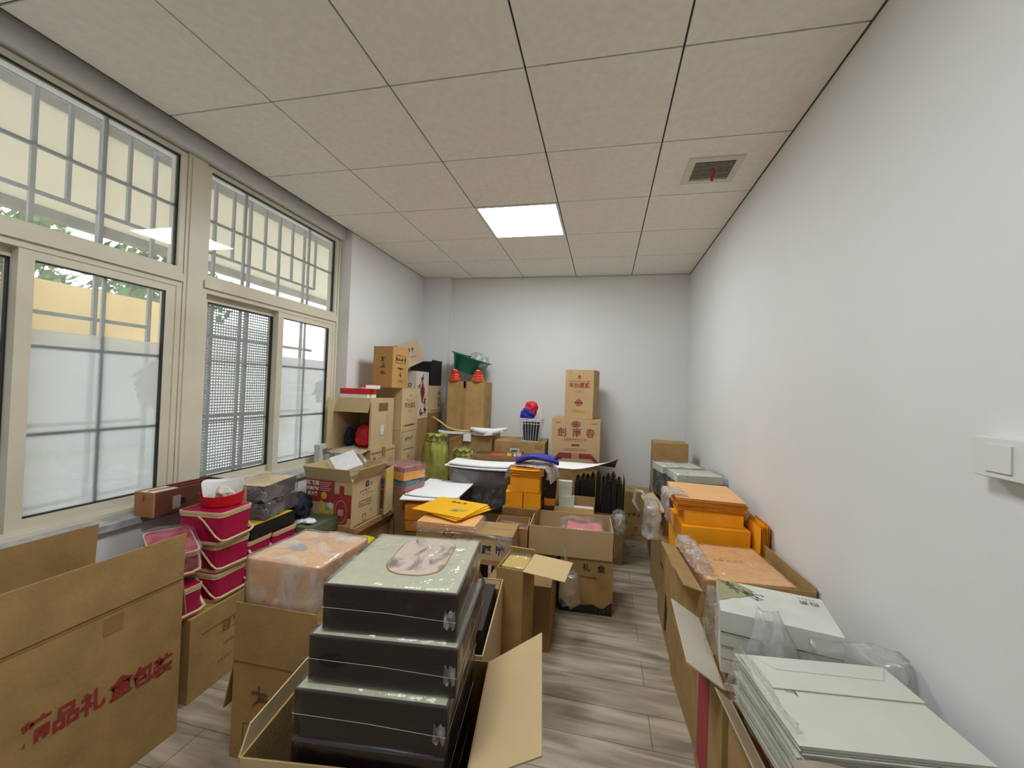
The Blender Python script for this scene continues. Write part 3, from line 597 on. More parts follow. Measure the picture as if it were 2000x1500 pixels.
# ---- window side, middle: red printed carton on planks
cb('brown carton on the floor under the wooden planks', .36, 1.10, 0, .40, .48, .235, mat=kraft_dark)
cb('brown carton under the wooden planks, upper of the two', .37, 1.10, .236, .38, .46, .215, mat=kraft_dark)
t = thing('wooden_plank_tray', 'wooden plank tray sticking out under the red printed carton', 'wooden tray', (.40, 1.06, .452), R(-1)); B('board', wood_m, t, (-.19, .19, -.22, .30, .0, .022)); B('edge_batten', wood_m, t, (.165, .19, -.22, .30, .0225, .036), (-.19, .165, -.22, -.195, .0225, .036))
bm = bmesh.new(); tube(bm, [(.195, .22, .03), (.21, .24, .01), (.208, .26, -.06), (.20, .27, -.16)], .002, 6); obj('cord', bm, black_m, t)
HX, HY = .378, 1.02
H = cb('open carton with red printed panels, white box and plastic bag on top', HX, HY, .489, .36, .34, .30, yaw=R(-2), mat=kraft_light, flaps={'N': (.095, 112), 'R': (.10, 118), 'F': (.09, 100), 'L': (.09, 105)}, inner=kraft_light)
marks(H, red_ink, 'front', [('r', -.178, .045, .0, .148), ('r', .0451, .178, -.09, .065), ('p', [(.045, -.12), (.06, -.135), (.13, -.135), (.15, -.12), (.15, -.0901), (.045, -.0901)]), ('r', .085, .12, .0651, .12)], 'printed_panel')
marks(H, gold_ink, 'front', [('d', -.035, .045, .022, .024), ('p', [(-.06, .015), (-.03, -.005), (.044, -.055), (.044, -.075), (-.07, -.075)])])
marks(H, white_ink, 'front', [('t', '红花郎', .034, -.125, .122, 1, 0, .001), ('t', '开盖扫码', .027, -.125, .085, .95, 0, .001), ('t', '赢大奖', .027, -.125, .05, 1, 0, .001), ('t', '郎', .05, .10, -.06)] + [('r', -.07, .02 - .01 * (k % 3), .13 - k * .013, .1325 - k * .013) for k in range(5)])
marks(H, cream, 'front', [('d', .015, -.02, .022, .024), ('d', -.02, -.035, .018, .02), ('o', .10, -.05, .044, .075, .04)], 'printed_emblem')
marks(H, dark_ink, 'right', [('f', -.09, .05, -.035, .005, .003), ('s', 5, .024, -.02, -.015), ('f', -.045, -.005, -.14, -.095, .003), ('s', 5, .022, -.03, .07), ('s', 10, .012, .0, .045), ('r', -.02, .02, .09, .13), ('o', .05, .105, .01, .01, .4)])
marks(H, white_ink, 'right', [('r', -.012, .012, .095, .125)], 'printed_label'); marks(H, red_ink, 'right', [('s', 1, .028, .05, -.085)], 'printed_seal')
fp = cb('flattened pale carton sheet standing behind the red printed carton', .597, 1.245, .49, .012, .15, .33, yaw=R(8), mat=kraft_light, tape=None)
marks(fp, M('yellow_print', (.66, .46, .08), .6), 'right', [('p', [(-.07, .16), (.07, .16), (.07, .02), (-.07, -.05)])], 'printed_panel')
B('stuffing', yellow_pl, H, (-.17, .17, -.16, .16, .006, .2)); blob('yellow_bag', yellow_pl, H, .15, .12, .09, 14, .02, 3, (.09, -.08, .20))
wb = giftbox('white paper box tipped up inside the open red printed carton', .39, 1.02, .835, .20, .17, .07, R(-35), white_paper, .5, rx=R(18), ry=R(22), mat2=white_paper)
bm = bmesh.new(); shell(bm, .25, .22, .10, .06, .013, 10, 9); obj('plastic_bag', bm, film, wb, smooth=True)
t = giftbox('pale card box with a grey label standing on the window sill', -.03, 1.33, .776, .05, .20, .175, R(2), pale_paper, .2); marks(t, M('slate_label', (.20, .21, .22), .5), 'right', [('r', -.06, .07, .01, .055)], 'printed_label')
t = thing('plastic_bag', 'yellow plastic bag lying below the wooden planks', 'bag', (.64, .90, .341), R(20)); blob('pouch', yellow_pl, t, .15, .22, .06, 9, .02, 4); blob('orange_patch', orange_p, t, .10, .08, .05, 9, .01, 4, (-.03, -.05, .025))
cb('brown carton on the floor under the yellow plastic bag', .66, .95, 0, .17, .36, .34, mat=kraft_dark)
# plastic wrapped yellow and teal boxes
cb('brown carton on the floor under the wrapped yellow and teal boxes', .565, 1.50, 0, .27, .30, .32, mat=kraft_dark)
cb('brown carton directly under the wrapped yellow and teal boxes', .565, 1.50, .32, .27, .30, .30, mat=kraft_dark, tape='side')
a1 = giftbox('teal box in clear film, lower of the wrapped pair below the green sack', .575, 1.50, .621, .26, .25, .075, R(-12), teal_p, .5, mat2=rose_p)
a2 = giftbox('yellow box in clear film with a rose patterned lid', .585, 1.50, .702, .25, .23, .10, R(-20), rose_p, .35, mat2=orange_p)
bm = bmesh.new(); shell(bm, .268, .255, .074, .03, .012, 12, 15); obj('plastic_wrap', bm, film, a1, smooth=True)
bm = bmesh.new(); shell(bm, .275, .25, .115, .05, .014, 11, 14); obj('plastic_wrap', bm, film, a2, smooth=True)

# ---- back left pile
g_ = 'brown cartons stacked in the back left corner'
cb('brown carton on the floor at the window end of the back left pile', .16, 1.63, 0, .30, .40, .45, mat=kraft, group=g_)
u_ = cb('brown carton with tape and side print under the open sideways carton', .165, 1.63, .451, .31, .40, .455, mat=kraft_light, tape='side', group=g_)
marks(u_, brown_ink, 'right', [('s', 2, .05, -.14, .11, 1), ('s', 6, .02, -.02, .14), ('s', 4, .025, .12, .12), ('f', -.19, .19, .19, .20, .003)] + [('r', -.06, .16, .09 - k * .035, .094 - k * .035) for k in range(4)])
# sideways open carton with a red bag
t = thing('cardboard_carton', 'open carton lying on its side with red and black bags inside', 'cardboard box', (.150, 1.62, .907), R(2)); w_, d_, h_ = .30, .41, .42; t['_dim'] = (w_, d_, h_)
B('body', kraft_light, t, (-w_ / 2, w_ / 2, -d_ / 2, d_ / 2, 0, .005), (-w_ / 2, w_ / 2, -d_ / 2, d_ / 2, h_ - .005, h_), (-w_ / 2, -w_ / 2 + .005, -d_ / 2, d_ / 2, .005, h_ - .005), (w_ / 2 - .005, w_ / 2, -d_ / 2, d_ / 2, .005, h_ - .005), (-w_ / 2, w_ / 2, d_ / 2 - .005, d_ / 2, .005, h_ - .005))
for nm, mx, L0, wd in (('b', Matrix.Translation((0, -d_ / 2, .004)) @ Matrix.Rotation(R(188), 4, 'X'), .12, w_), ('t', Matrix.Translation((0, -d_ / 2, h_)) @ Matrix.Rotation(R(-108), 4, 'X') , .12, w_)):
    bm = bmesh.new(); box(bm, -wd / 2, wd / 2, 0, L0, 0, .004, mx); obj('flap', bm, kraft_light, t)
bm = bmesh.new(); box(bm, 0, .10, -.002, .002, 0, h_, Matrix.Translation((-w_ / 2, -d_ / 2, 0)) @ Matrix.Rotation(R(-100), 4, 'Z')); obj('flap', bm, kraft_light, t)
marks(t, brown_ink, 'right', [('r', -.07, .09, .10, .17), ('s', 5, .022, .10, .0, 1), ('r', -.2, -.195, -.18, .18), ('s', 5, .018, .18, -.06, 1)]); marks(t, white_ink, 'right', [('d', .0, -.06, .035, .055)], 'printed_panel'); marks(t, dark_ink, 'right', [('s', 2, .028, 0, -.06, 1), ('o', 0, -.06, .032, .052, .08)], 'printed_emblem')
t = thing('plastic_bag', 'crumpled red bag inside the sideways open carton', 'bag', (.20, 1.57, .914), R(10)); blob('pouch', red_cloth, t, .155, .24, .19, 14, .022, 21)
t = thing('plastic_bag', 'crumpled black bag beside the red bag in the sideways carton', 'bag', (.075, 1.50, .914), R(0)); blob('pouch', navy_cloth, t, .07, .12, .16, 12, .014, 22)
for (x, yv, z, w1, d1, h1, yaw, rx, lb, mt) in ((.12, 1.535, 1.328, .24, .17, .075, 6, 0, 'flat white box with red lid on top of the sideways carton', redpaper), (.225, 1.53, 1.404, .15, .11, .035, -38, 0, 'small red box with a white side on the flat white box', redpaper)):
    g = giftbox(lb, x, yv, z, w1, d1, h1, R(yaw), mt, .62, mat2=white_paper, name='paper_box')
    if h1 < .05: marks(g, white_ink, 'right', [('r', -.06, .06, -.014, .014)], 'printed_panel')
# column of liquor cartons
for k, (z, h, lb) in enumerate(((0, .33, 'brown carton at the bottom of the liquor carton column'), (.331, .33, 'brown carton second from the bottom of the liquor carton column'), (.662, .37, 'brown carton with red seal print under the standing liquor carton'), (1.033, .385, 'tan carton with one brown printed line standing behind the sideways carton'))):
    c_ = cb(lb, .195, 2.015, z, .33, .33, h, mat=kraft_light if k > 1 else kraft, tape=None, group=g_)
    if k == 3:
        marks(c_, brown_ink, 'right', [('t', '年份原浆', .058, 0, .03, .95, 0, .001), ('s', 6, .028, 0, .08), ('p', [(-.015, .115), (.015, .115), (0, .145)]), ('r', -.04, .04, -.01, -.008), ('s', 4, .016, 0, -.025), ('r', -.14, .14, -.155, -.15)]); marks(c_, dark_ink, 'right', [('s', 5, .034, 0, -.155)], 'handling_marks')
    if k == 2: marks(c_, brown_ink, 'right', [('f', -.15, .15, -.17, .17, .004), ('s', 4, .04, .0, .10), ('r', -.1, .1, .0, .005)]); marks(c_, gold_ink, 'right', [('d', 0, -.07, .03, .03)], 'printed_panel'); marks(c_, red_ink, 'right', [('s', 1, .035, 0, -.07)], 'printed_seal')
K = cb('orange brown carton with black calligraphy standing highest near the window', .265, 1.80, 1.42, .19, .27, .36, yaw=R(-2), mat=kraft_orange, tape=None)
marks(K, dark_ink, 'front', [('s', 3, .052, .0, .01, 1)]); marks(K, dark_ink, 'right', [('s', 4, .044, 0, .075), ('f', -.085, .085, .04, .11, .003), ('s', 1, .05, 0, -.06), ('p', [(-.06, .0), (.06, .0), (.0, -.02)]), ('s', 4, .02, 0, -.12)])
L_ = cb('greyish carton tilted across the top of the back left pile', .23, 2.20, 1.63, .22, .34, .24, yaw=R(-16), mat=kraft_grey, tape=None, rx=R(20), ry=R(-14))
marks(L_, brown_ink, 'right', [('s', 2, .05, 0, .03), ('s', 3, .03, .0, -.04)]); marks(L_, maroon_ink, 'top', [('r', -.03, .03, .02, .045)], 'printed_panel')
for k, (z, h) in enumerate(((0, .55), (.551, .56))):
    cb(('brown carton on the floor behind the green sack, lower of two', 'brown carton behind the green sack, under the white calligraphy carton')[k], .26, 2.335, z, .14, .29, h, mat=kraft, tape=None, group=g_)
wc = cb('white carton with brown calligraphy and a red diamond label', .262, 2.335, 1.112, .14, .29, .48, mat=M('white_carton_board', (.62, .55, .47), .7), tape=None)
marks(wc, M('oxblood_ink', (.23, .02, .015), .7), 'right', [('p', [(-.055, .03), (.0, .15), (.055, .03), (.0, -.09)]), ('s', 1, .09, -.01, .17), ('s', 1, .10, .06, -.06), ('s', 2, .10, .02, -.17), ('s', 1, .08, -.07, .09)]); marks(wc, white_ink, 'right', [('s', 3, .028, 0, .035, 1)], 'white_print')
marks(wc, foliage_m, 'front', [('o', .0, .1, .02, .02, .4)], 'printed_emblem')
for k, (z, h) in enumerate(((0, .58), (.581, .58), (1.162, .29))):
    c_ = cb(('brown carton on the floor at the rear of the back left pile', 'brown carton midway up the rear of the back left pile', 'tan carton with black vertical script below the black box')[k], .20, 2.65, z, .30, .30, h, mat=kraft_light if k == 2 else kraft_dark, tape=None, group=g_)
    if k == 2: marks(c_, dark_ink, 'right', [('s', 3, .058, .07, .0, 1), ('r', -.14, .10, -.125, -.12)])
bb = cb('black box standing open behind the tilted carton', .22, 2.65, 1.453, .25, .28, .255, mat=black_m, flaps={'F': (.02, 90), 'R': (.02, 90)}, inner=black_m, cat='box', name='black_box')
# sacks
def sack(lb, x, y, z, r, h, seed, yaw=0):
    t = thing('woven_sack', lb, 'sack', (x, y, z), yaw, 'green woven sacks'); bm = bmesh.new(); n, mm = 36, 22; rings = []
    for j in range(mm + 1):
        v = j / mm; rr = r * (1.0 - .12 * v - .0 * v) * (1 if v < .86 else 1 - (v - .86) * 2.2); zz = h * v
        ring = []
        for k in range(n):
            a = 2 * math.pi * k / n; p = Vector((math.cos(a) * rr, math.sin(a) * rr * .9, zz)); q = wob(p, 7, .026, seed) + wob(p, 24, .008, seed)
            pl = .012 * math.sin(a * 9 + seed) * max(0, (v - .55) * 2.2); p += Vector((math.cos(a) * pl, math.sin(a) * pl, 0)); q.z *= v; ring.append(bm.verts.new(p + q))
        rings.append(ring)
    for a, b in zip(rings, rings[1:]):
        for k in range(n): bm.faces.new((a[k], a[(k + 1) % n], b[(k + 1) % n], b[k]))
    bm.faces.new(rings[-1]); bm.faces.new(rings[0][::-1]); obj('sack_body', bm, sack_m, t, smooth=True)
    bm = bmesh.new(); rings = []
    for j in range(7):
        v = j / 6; rings.append([bm.verts.new(Vector((math.cos(2 * math.pi * k / n) * r * (.50 + .28 * v), math.sin(2 * math.pi * k / n) * r * (.45 + .3 * v), h * .95 + .035 * v + .012 * math.sin(k * 1.3 + seed) * v)) + wob((k, j, 0), 1.3, .016, seed)) for k in range(n)])
    for a, b in zip(rings, rings[1:]):
        for k in range(n): bm.faces.new((a[k], a[(k + 1) % n], b[(k + 1) % n], b[k]))
    obj('gathered_top', bm, sack_m, t, smooth=True)
    bm = bmesh.new(); tube(bm, [(math.cos(2 * math.pi * k / 20) * r * .80, math.sin(2 * math.pi * k / 20) * r * .73, h * .93) for k in range(20)], .004, 6, closed=True); obj('tie_cord', bm, dwood, t)
sack('tall olive green woven sack standing beside the liquor cartons', .60, 2.11, 0, .13, 1.0, 3)
sack('shorter olive green woven sack with a twisted top behind the foam sheets', .85, 2.175, 0, .115, .86, 7)

# ---- back wall row
g2 = 'brown cartons along the back wall'
cb('brown carton on the floor under the taped carton by the back wall', .80, 2.74, 0, .42, .36, .48, mat=kraft_dark, group=g2)
cb('brown carton covered with foam strips beside the green sacks', .80, 2.73, .481, .46, .38, .47, mat=kraft, tape='front', group=g2)
pt = cb('tall tan carton with brown tape carrying the green basin', .715, 2.73, .99, .41, .30, .52, mat=kraft, tape='front')
B('packing_tape', tape_m, pt, (-.04, .0, -.154, -.153, .0, .52)); marks(pt, M('grey_blue_ink', (.2, .22, .22), .7), 'right', [('s', 4, .05, .0, .02, 1)])
# foam strips and hose
for k, (x, yv, z, yaw, l_, wd, lb) in enumerate(((.62, 2.545, .952, 12, .34, .05, 'white foam strip draped along the carton edge, left one'), (.90, 2.55, .952, -14, .28, .06, 'white foam strip lying crosswise on the carton, middle one'), (1.02, 2.59, .985, 20, .22, .08, 'white foam piece at the right end of the foam strips'))):
    f_ = flat('foam_strip', lb, 'foam strip', x, yv, z, l_, wd, .022, R(yaw), white_foam, 'white foam strips', curl=.012)
t = thing('foam_block', 'small white foam block hanging over the carton edge', 'foam block', (.77, 2.528, .885), R(4)); B('block', white_foam, t, (-.04, .04, -.012, .008, 0, .09), bevel=.006)
bm = bmesh.new(); tube(bm, [(-.02, -.02, .02), (.1, -.02, .0), (.22, .03, .0), (.34, .10, .03)], [.02, .035, .03, .015], 8); t = thing('bubble_wrap', 'roll of bubble wrap lying at the end of the foam strips', 'bubble wrap', (.83, 2.53, 1.0), 0); obj('roll', bm, white_foam, t, smooth=True)
bm = bmesh.new(); tube(bm, [(.42, 2.42, 1.13), (.50, 2.42, 1.085), (.58, 2.43, 1.03), (.66, 2.46, 1.0), (.76, 2.51, .992), (.84, 2.54, .99)], .009, 10); tag(obj('rubber_hose', bm, clay, smooth=True), 'yellow hose bent down over the foam strips', 'hose')
# basin with its contents, two red firecracker ornaments
t = thing('plastic_basin', 'green plastic basin tilted on top of the tall taped carton', 'basin', (.655, 2.765, 1.612), R(0), ry=R(17)); bm = bmesh.new(); n = 40; prof = [(.001, .0), (.14, .0), (.15, .01), (.205, .16), (.235, .17), (.235, .178), (.20, .172), (.143, .02), (.001, .012)]
rr = [[bm.verts.new((a * math.cos(2 * math.pi * k / n), a * math.sin(2 * math.pi * k / n), z)) for k in range(n)] for a, z in prof]
for a, b in zip(rr, rr[1:]):
    for k in range(n): bm.faces.new((a[k], a[(k + 1) % n], b[(k + 1) % n], b[k]))
obj('basin_bowl', bm, green_pl, t, smooth=True)
blob('black_cloth', navy_cloth, t, .24, .26, .16, 10, .02, 5, (-.03, 0, .02)); blob('clear_bag', film_w, t, .20, .24, .15, 9, .025, 6, (.10, -.02, .09))
for k, (x, lb) in enumerate(((.575, 'red firecracker ornament with gold trim, left of the pair'), (.835, 'red firecracker ornament with gold trim, right of the pair'))):
    t = thing('firecracker_ornament', lb, 'ornament', (x, 2.61, 1.5105), R(-8 + 16 * k), 'red and gold ornaments under the basin')
    bm = bmesh.new(); n = 16; rr = []
    for j in range(12):
        v = j / 11; a = .062 - .022 * v + .004 * math.sin(v * 25); rr.append([bm.verts.new((a * math.cos(2 * math.pi * q / n) * (1 + .06 * (q % 2)), a * .8 * math.sin(2 * math.pi * q / n) * (1 + .06 * (q % 2)), .115 * v)) for q in range(n)])
    for a, b in zip(rr, rr[1:]):
        for q in range(n): bm.faces.new((a[q], a[(q + 1) % n], b[(q + 1) % n], b[q]))
    bm.faces.new(rr[-1]); bm.faces.new(rr[0][::-1]); obj('tassel_body', bm, redpaper, t)
    bm = bmesh.new()
    for rw in range(4):
        for q in range(9):
            a = R(-170 + 20 * q) + .17 * (rw % 2); rad = .066 - .0045 * rw; tube(bm, [(rad * math.cos(a) * 1.04, rad * .84 * math.sin(a), .008 + rw * .018), (rad * math.cos(a + .1), rad * .8 * math.sin(a + .1) - .002, .018 + rw * .018)], .0024, 5)
    obj('gold_trim', bm, gold_ink, t); blob('gold_knot', gold_ink, t, .045, .04, .02, 20, .003, 3, (0, 0, .108))
# appliance carton with wire basket
gz = cb('wide brown carton with black Latin lettering and a white barcode label', 1.335, 2.66, .60, .51, .44, .325, yaw=R(3), mat=kraft, tape=None)
B('packing_tape', kraft_dark, gz, (-.255, .255, -.03, -.024, .325, .3256))
marks(gz, dark_ink, 'front', [('t', 'Galanz', .11, .05, .03, 1, 0, 0), ('s', 3, .024, .19, .13), ('s', 4, .016, .19, .105)]); marks(gz, dark_ink, 'top', [('t', 'Galanz', .07, .0, .10), ('t', 'Galanz', .045, -.05, -.12)], 'printed_marks'); marks(gz, white_ink, 'front', [('r', -.09, .0, .02, .095)], 'printed_panel')
marks(gz, dark_ink, 'front', [('r', -.082 + k * .006, -.079 + k * .006 + .001 * (k % 3), .06, .085) for k in range(12)], 'barcode')
cb('brown carton on the floor under the wide lettered carton', 1.33, 2.68, 0, .50, .42, .599, mat=kraft_dark, group=g2)
t = thing('wire_basket', 'white wire basket holding bags, standing on a wide brown carton', 'wire basket', (1.435, 2.60, .926), R(-4)); W0, W1, D0, D1, Hh = .085, .11, .07, .09, .225
for nm, rows in (('rim_wire', ((1.0, .004), (.78, .0025))), ('base_wire', ((0, .003),))):
    bm = bmesh.new()
    for v, r in rows:
        a, b = W0 + (W1 - W0) * v, D0 + (D1 - D0) * v; tube(bm, [(-a, -b, Hh * v + .003), (a, -b, Hh * v + .003), (a, b, Hh * v + .003), (-a, b, Hh * v + .003)], r, 6, closed=True)
    obj(nm, bm, wire_m, t)
bm = bmesh.new()
for k in range(8):
    f = -1 + 2 * k / 7
    for sgn in (-1, 1): tube(bm, [(f * W0, sgn * D0, .003), (f * W1, sgn * D1, Hh)], .0022, 5)
    if k % 2: tube(bm, [(f * W0, -D0, .003), (f * W0, D0, .003)], .002, 5)
for k in range(5):
    f = -1 + 2 * k / 4
    for sgn in (-1, 1): tube(bm, [(sgn * W0, f * D0, .003), (sgn * W1, f * D1, Hh)], .0022, 5)
obj('side_wires', bm, wire_m, t); bm = bmesh.new(); tube(bm, [(W1, -D1, Hh), (W1 * .9, -D1 * .5, .36), (W1 * .9, D1 * .5, .36), (W1, D1, Hh)], .002, 5); obj('handle', bm, wire_m, t)
B('dark_lining', navy_cloth, t, (-.075, .075, -.06, .06, .006, .19))
for lb, mt, dx, sz, z, sd in (('crumpled red cloth bag standing in the wire basket', red_cloth, -.02, (.14, .11, .17), 1.16, 2), ('crumpled blue cloth bag stuffed in front in the wire basket', blue_cloth, -.045, (.15, .08, .11), 1.14, 3)):
    q = thing('cloth_bag', lb, 'bag', (1.435 + dx, 2.60 - (.045 if mt is blue_cloth else -.02), z), 0); blob('pouch', mt, q, *sz, 10, .02, sd)
# printed liquor cartons right of it
g3 = 'cartons stacked under the large printed liquor carton'
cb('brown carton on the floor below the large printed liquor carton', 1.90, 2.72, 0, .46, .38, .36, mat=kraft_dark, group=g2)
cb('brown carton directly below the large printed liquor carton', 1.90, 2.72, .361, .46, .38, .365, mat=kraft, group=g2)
jn = cb('large tan carton with three big maroon characters standing by the back wall', 1.888, 2.70, .727, .47, .40, .452, yaw=R(2), mat=M('kraft_board_golden', (.50, .34, .165), .75, .04, 4), tape=None)
marks(jn, maroon_ink, 'front', [('t', '劍', .095, -.135, .085, 1, 0, .001), ('t', '南', .095, 0.01, .085, 1, 0, .001), ('t', '春', .095, .14, .085, 1, 0, .001), ('t', 'JIANNANCHUN', .028, .0, .025, 1.1), ('r', -.10, .10, .006, .008), ('r', -.04, .04, -.04, -.02), ('s', 14, .0155, 0, -.068), ('r', -.11, .11, -.083, -.081), ('o', 0, .175, .045, .032, .22), ('d', 0, .175, .028, .018), ('o', 0, -.135, .027, .025, .15), ('s', 1, .022, 0, -.135), ('p', [(-.13, -.11), (-.035, -.11), (-.035, -.16), (-.155, -.16), (-.21, -.215), (-.232, -.195), (-.155, -.11)]), ('p', [(.13, -.11), (.155, -.11), (.232, -.195), (.21, -.215), (.155, -.16), (.035, -.16), (.035, -.11)])])
marks(jn, dark_ink, 'front', [('s', 3, .018, -.175, .185), ('s', 4, .018, .17, .185)], 'handling_marks')
nf = cb('tan carton with four small red characters standing on the larger printed carton', 1.933, 2.70, 1.18, .285, .28, .487, yaw=R(-10), mat=M('kraft_board_golden_pale', (.48, .32, .15), .75, .04, 4), tape=None)
marks(nf, red_ink, 'front', [('t', '年份原浆', .053, 0, .085, 1, 0, .001), ('s', 4, .011, 0, .032), ('r', -.055, .055, .022, .024), ('d', 0, .175, .016, .015), ('r', -.025, .025, .155, .159), ('o', 0, -.085, .034, .032, .25), ('d', 0, -.085, .018, .014), ('r', -.045, .045, -.09, -.08)])
marks(nf, brown_ink, 'front', [('s', 9, .023, 0, .128), ('s', 12, .012, .0, -.165), ('r', -.06, .06, -.18, -.178), ('s', 2, .018, -.085, .215)], 'handling_marks'); marks(nf, brown_ink, 'right', [('o', 0, .10, .02, .02, .3), ('s', 2, .02, .02, .17)])
yc = cb('brown carton with a white lid label, alone on the floor before the back wall', 2.503, 2.79, 0, .27, .27, .478, mat=kraft, tape=None)
marks(yc, brown_ink, 'front', [('o', 0, .10, .025, .025, .2), ('s', 4, .042, 0, .02), ('o', 0, -.12, .02, .02, .3), ('s', 3, .03, 0, -.18)]); marks(yc, white_ink, 'top', [('r', -.05, .02, .05, .065)], 'printed_label')

# ---- middle cluster
g4 = 'brown cartons forming the base of the middle cluster'
to = cb('open dark brown carton holding loose paper boats behind the foam sheets', 1.225, 2.235, 0, .50, .22, .83, mat=kraft_dark, flaps={}, inner=kraft_dark)
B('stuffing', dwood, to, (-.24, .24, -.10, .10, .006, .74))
for k, (x, mt, yaw, rx) in enumerate(((-.03, redpaper, 20, 40), (.06, gold_ink, -30, 60), (.12, green_pl, 10, 50), (.16, orange_l, 60, 70), (-.08, redpaper, -10, 20))):
    flat('paper_envelope', ('red envelope sticking up in the dark brown carton', 'yellow ribbon sheet among the red envelopes', 'green card among the red envelopes', 'orange paper triangle standing in the dark brown carton', 'red card lying flat in the dark brown carton')[k], 'paper', 1.225 + x, 2.235 + .008 * k, .79, .13 if k in (0, 4) else .06, .10, .003, R(yaw), mt, rx=R(rx), curl=.006)
# dark package with foam sheets
cb('brown carton on the floor under the black plastic package', 1.10, 1.99, 0, .46, .14, .40, mat=kraft_dark, group=g4)
t = thing('wrapped_package', 'dark grey package wrapped in clear plastic below the white foam sheets', 'package', (1.10, 1.955, .401), R(3)); t['_dim'] = (.48, .2, .32)
B('body', charcoal, t, (-.24, .24, -.10, .10, 0, .19), bevel=.01); B('upper_box', M('dusty_charcoal_board', (.13, .12, .13), .5, .1), t, (-.23, .24, -.095, .10, .191, .32), bevel=.01)
bm = bmesh.new(); shell(bm, .51, .23, .335, .06, .014, 9, 12); obj('plastic_wrap', bm, film, t, smooth=True)
flat('foam_sheet', 'long white foam sheet lying on the dark wrapped package, upper one', 'foam sheet', 1.12, 1.94, .768, .56, .24, .012, R(2), white_foam, 'white foam sheets', curl=.01)
flat('foam_sheet', 'long white foam sheet under the upper sheet on the dark package', 'foam sheet', 1.10, 1.93, .748, .57, .26, .010, R(-3), white_foam, 'white foam sheets', curl=.008)
# orange boxes and white board sheets
cb('brown carton on the floor under the small orange boxes', .84, 1.45, 0, .26, .34, .36, mat=kraft_dark, group=g4)
giftbox('orange box under the white sheets, lower of two by the yellow folders', .825, 1.42, .361, .22, .30, .085, R(8), orange_d, .5)
giftbox('orange box under the white sheets, upper of two by the yellow folders', .835, 1.41, .447, .25, .30, .11, R(10), orange_d, .5)
for k in range(4): flat('orange_envelope', ('lowest', 'second', 'third', 'topmost')[k] + ' orange envelope between the orange boxes and white sheets', 'envelope', .86 + .012 * k, 1.44, .558 + k * .006, .27, .24, .003, R(12 - 4 * k), orange_d, 'orange envelopes under the white sheets', curl=.002)
flat('foam_sheet', 'white foam sheet in front of the dark package, lower and left one', 'foam sheet', .84, 1.53, .588, .44, .50, .008, R(16), white_foam, 'white foam board sheets', curl=.004)
flat('foam_sheet', 'white foam sheet in front of the dark package, upper one', 'foam sheet', .88, 1.62, .602, .42, .56, .008, R(4), white_foam, 'white foam board sheets', curl=.006)
# lettered carton with wrapped orange box and yellow folders
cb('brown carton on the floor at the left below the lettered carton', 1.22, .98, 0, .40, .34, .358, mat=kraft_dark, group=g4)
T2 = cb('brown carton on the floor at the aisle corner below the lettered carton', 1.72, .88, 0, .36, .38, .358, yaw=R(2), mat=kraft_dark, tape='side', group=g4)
aa = cb('brown carton with blue printed characters 踩踏 on its front', 1.325, .985, .36, .62, .25, .185, yaw=R(3), mat=kraft, tape=None)
marks(aa, navy_ink, 'front', [('t', '踩', .06, .15, -.005, 1, 0, .002), ('t', '踏', .06, .235, -.005, 1, 0, .002), ('o', -.10, .075, .035, .02, .15)])
B('packing_tape', tape_m, aa, (-.02, .05, -.1275, -.1268, 0, .185)); B('paper_label', kraft_light, aa, (.06, .30, -.1265, -.1262, .03, .155))
bm = bmesh.new()
sheet(bm, 1, 1, lambda u, v: (-.30 + .61 * u, -.130 - .005 * math.sin(u * 9) - .004 * math.sin(v * 8 + u * 5), .19 - .17 * v * max(.12, u * 4 - 3)), 20, 8, .001); obj('plastic_film', bm, film, aa, smooth=True)
w1 = giftbox('light orange box in clear film under the yellow folders', 1.20, .985, .546, .38, .235, .036, R(2), orange_l, .5)
bm = bmesh.new(); shell(bm, .43, .255, .03, .06, .012, 10, 22, ragged=.8); obj('plastic_wrap', bm, film, w1, smooth=True)
for k, (yaw, lb) in enumerate(((-24, 'yellow folder at the bottom of the fanned folders'), (-17, 'yellow folder in the middle of the fanned folders'), (-12, 'yellow folder with black calligraphy on top of the fanned folders'))):
    f_ = thing('yellow_folder', lb, 'folder', (1.155 - .008 * k, 1.135, .594 + .007 * k), R(yaw), 'fanned yellow folders'); f_['_dim'] = (.40, .36, .005)
    B('cover', yellow_p, f_, (-.20, .20, -.18, .18, .0032, .005)); B('back_cover', yellow_p, f_, (-.198, .20, -.18, .18, 0, .0016))
    if k == 2:
        marks(f_, dark_ink, 'top', [('s', 3, .042, .0, .105)]); marks(f_, scene_art('olive_landscape_print', (.62, .42, .10), (.10, .13, .08)), 'top', [('p', [(.03, -.09), (.13, -.075), (.15, -.01), (.05, -.03)])], 'printed_panel')
# open cartons with pink foam
def pink(root, w, d, z, sx=.0):
    bm = bmesh.new(); sheet(bm, 1, 1, lambda u, v: ((u - .5) * w, (v - .5) * d, z + .012 * math.sin(u * 9 + 1) * math.sin(v * 7)), 16, 12, .03); o = obj('pink_foam', bm, pinkfoam, root, smooth=True); o.location.x = sx
    bm = bmesh.new(); shell(bm, w * 1.25, d * 1.1, .05, .0, .01, 12, 5); o = obj('plastic_wrap', bm, film, root, smooth=True); o.location = (sx - w * .1, 0, z - .01)
cb('brown carton on the floor below the narrow open carton of pink foam', 1.56, 1.245, 0, .22, .25, .24, mat=kraft_dark, group=g4)
pk = cb('narrow open carton with pink foam in clear plastic, left of the wide open one', 1.56, 1.25, .241, .23, .26, .275, yaw=R(6), mat=kraft, flaps={}); pink(pk, .20, .22, .20)
cb('brown carton on the floor hidden under the left half of the wide open carton', 1.785, 1.29, 0, .21, .22, .358, mat=kraft_dark, group=g4)
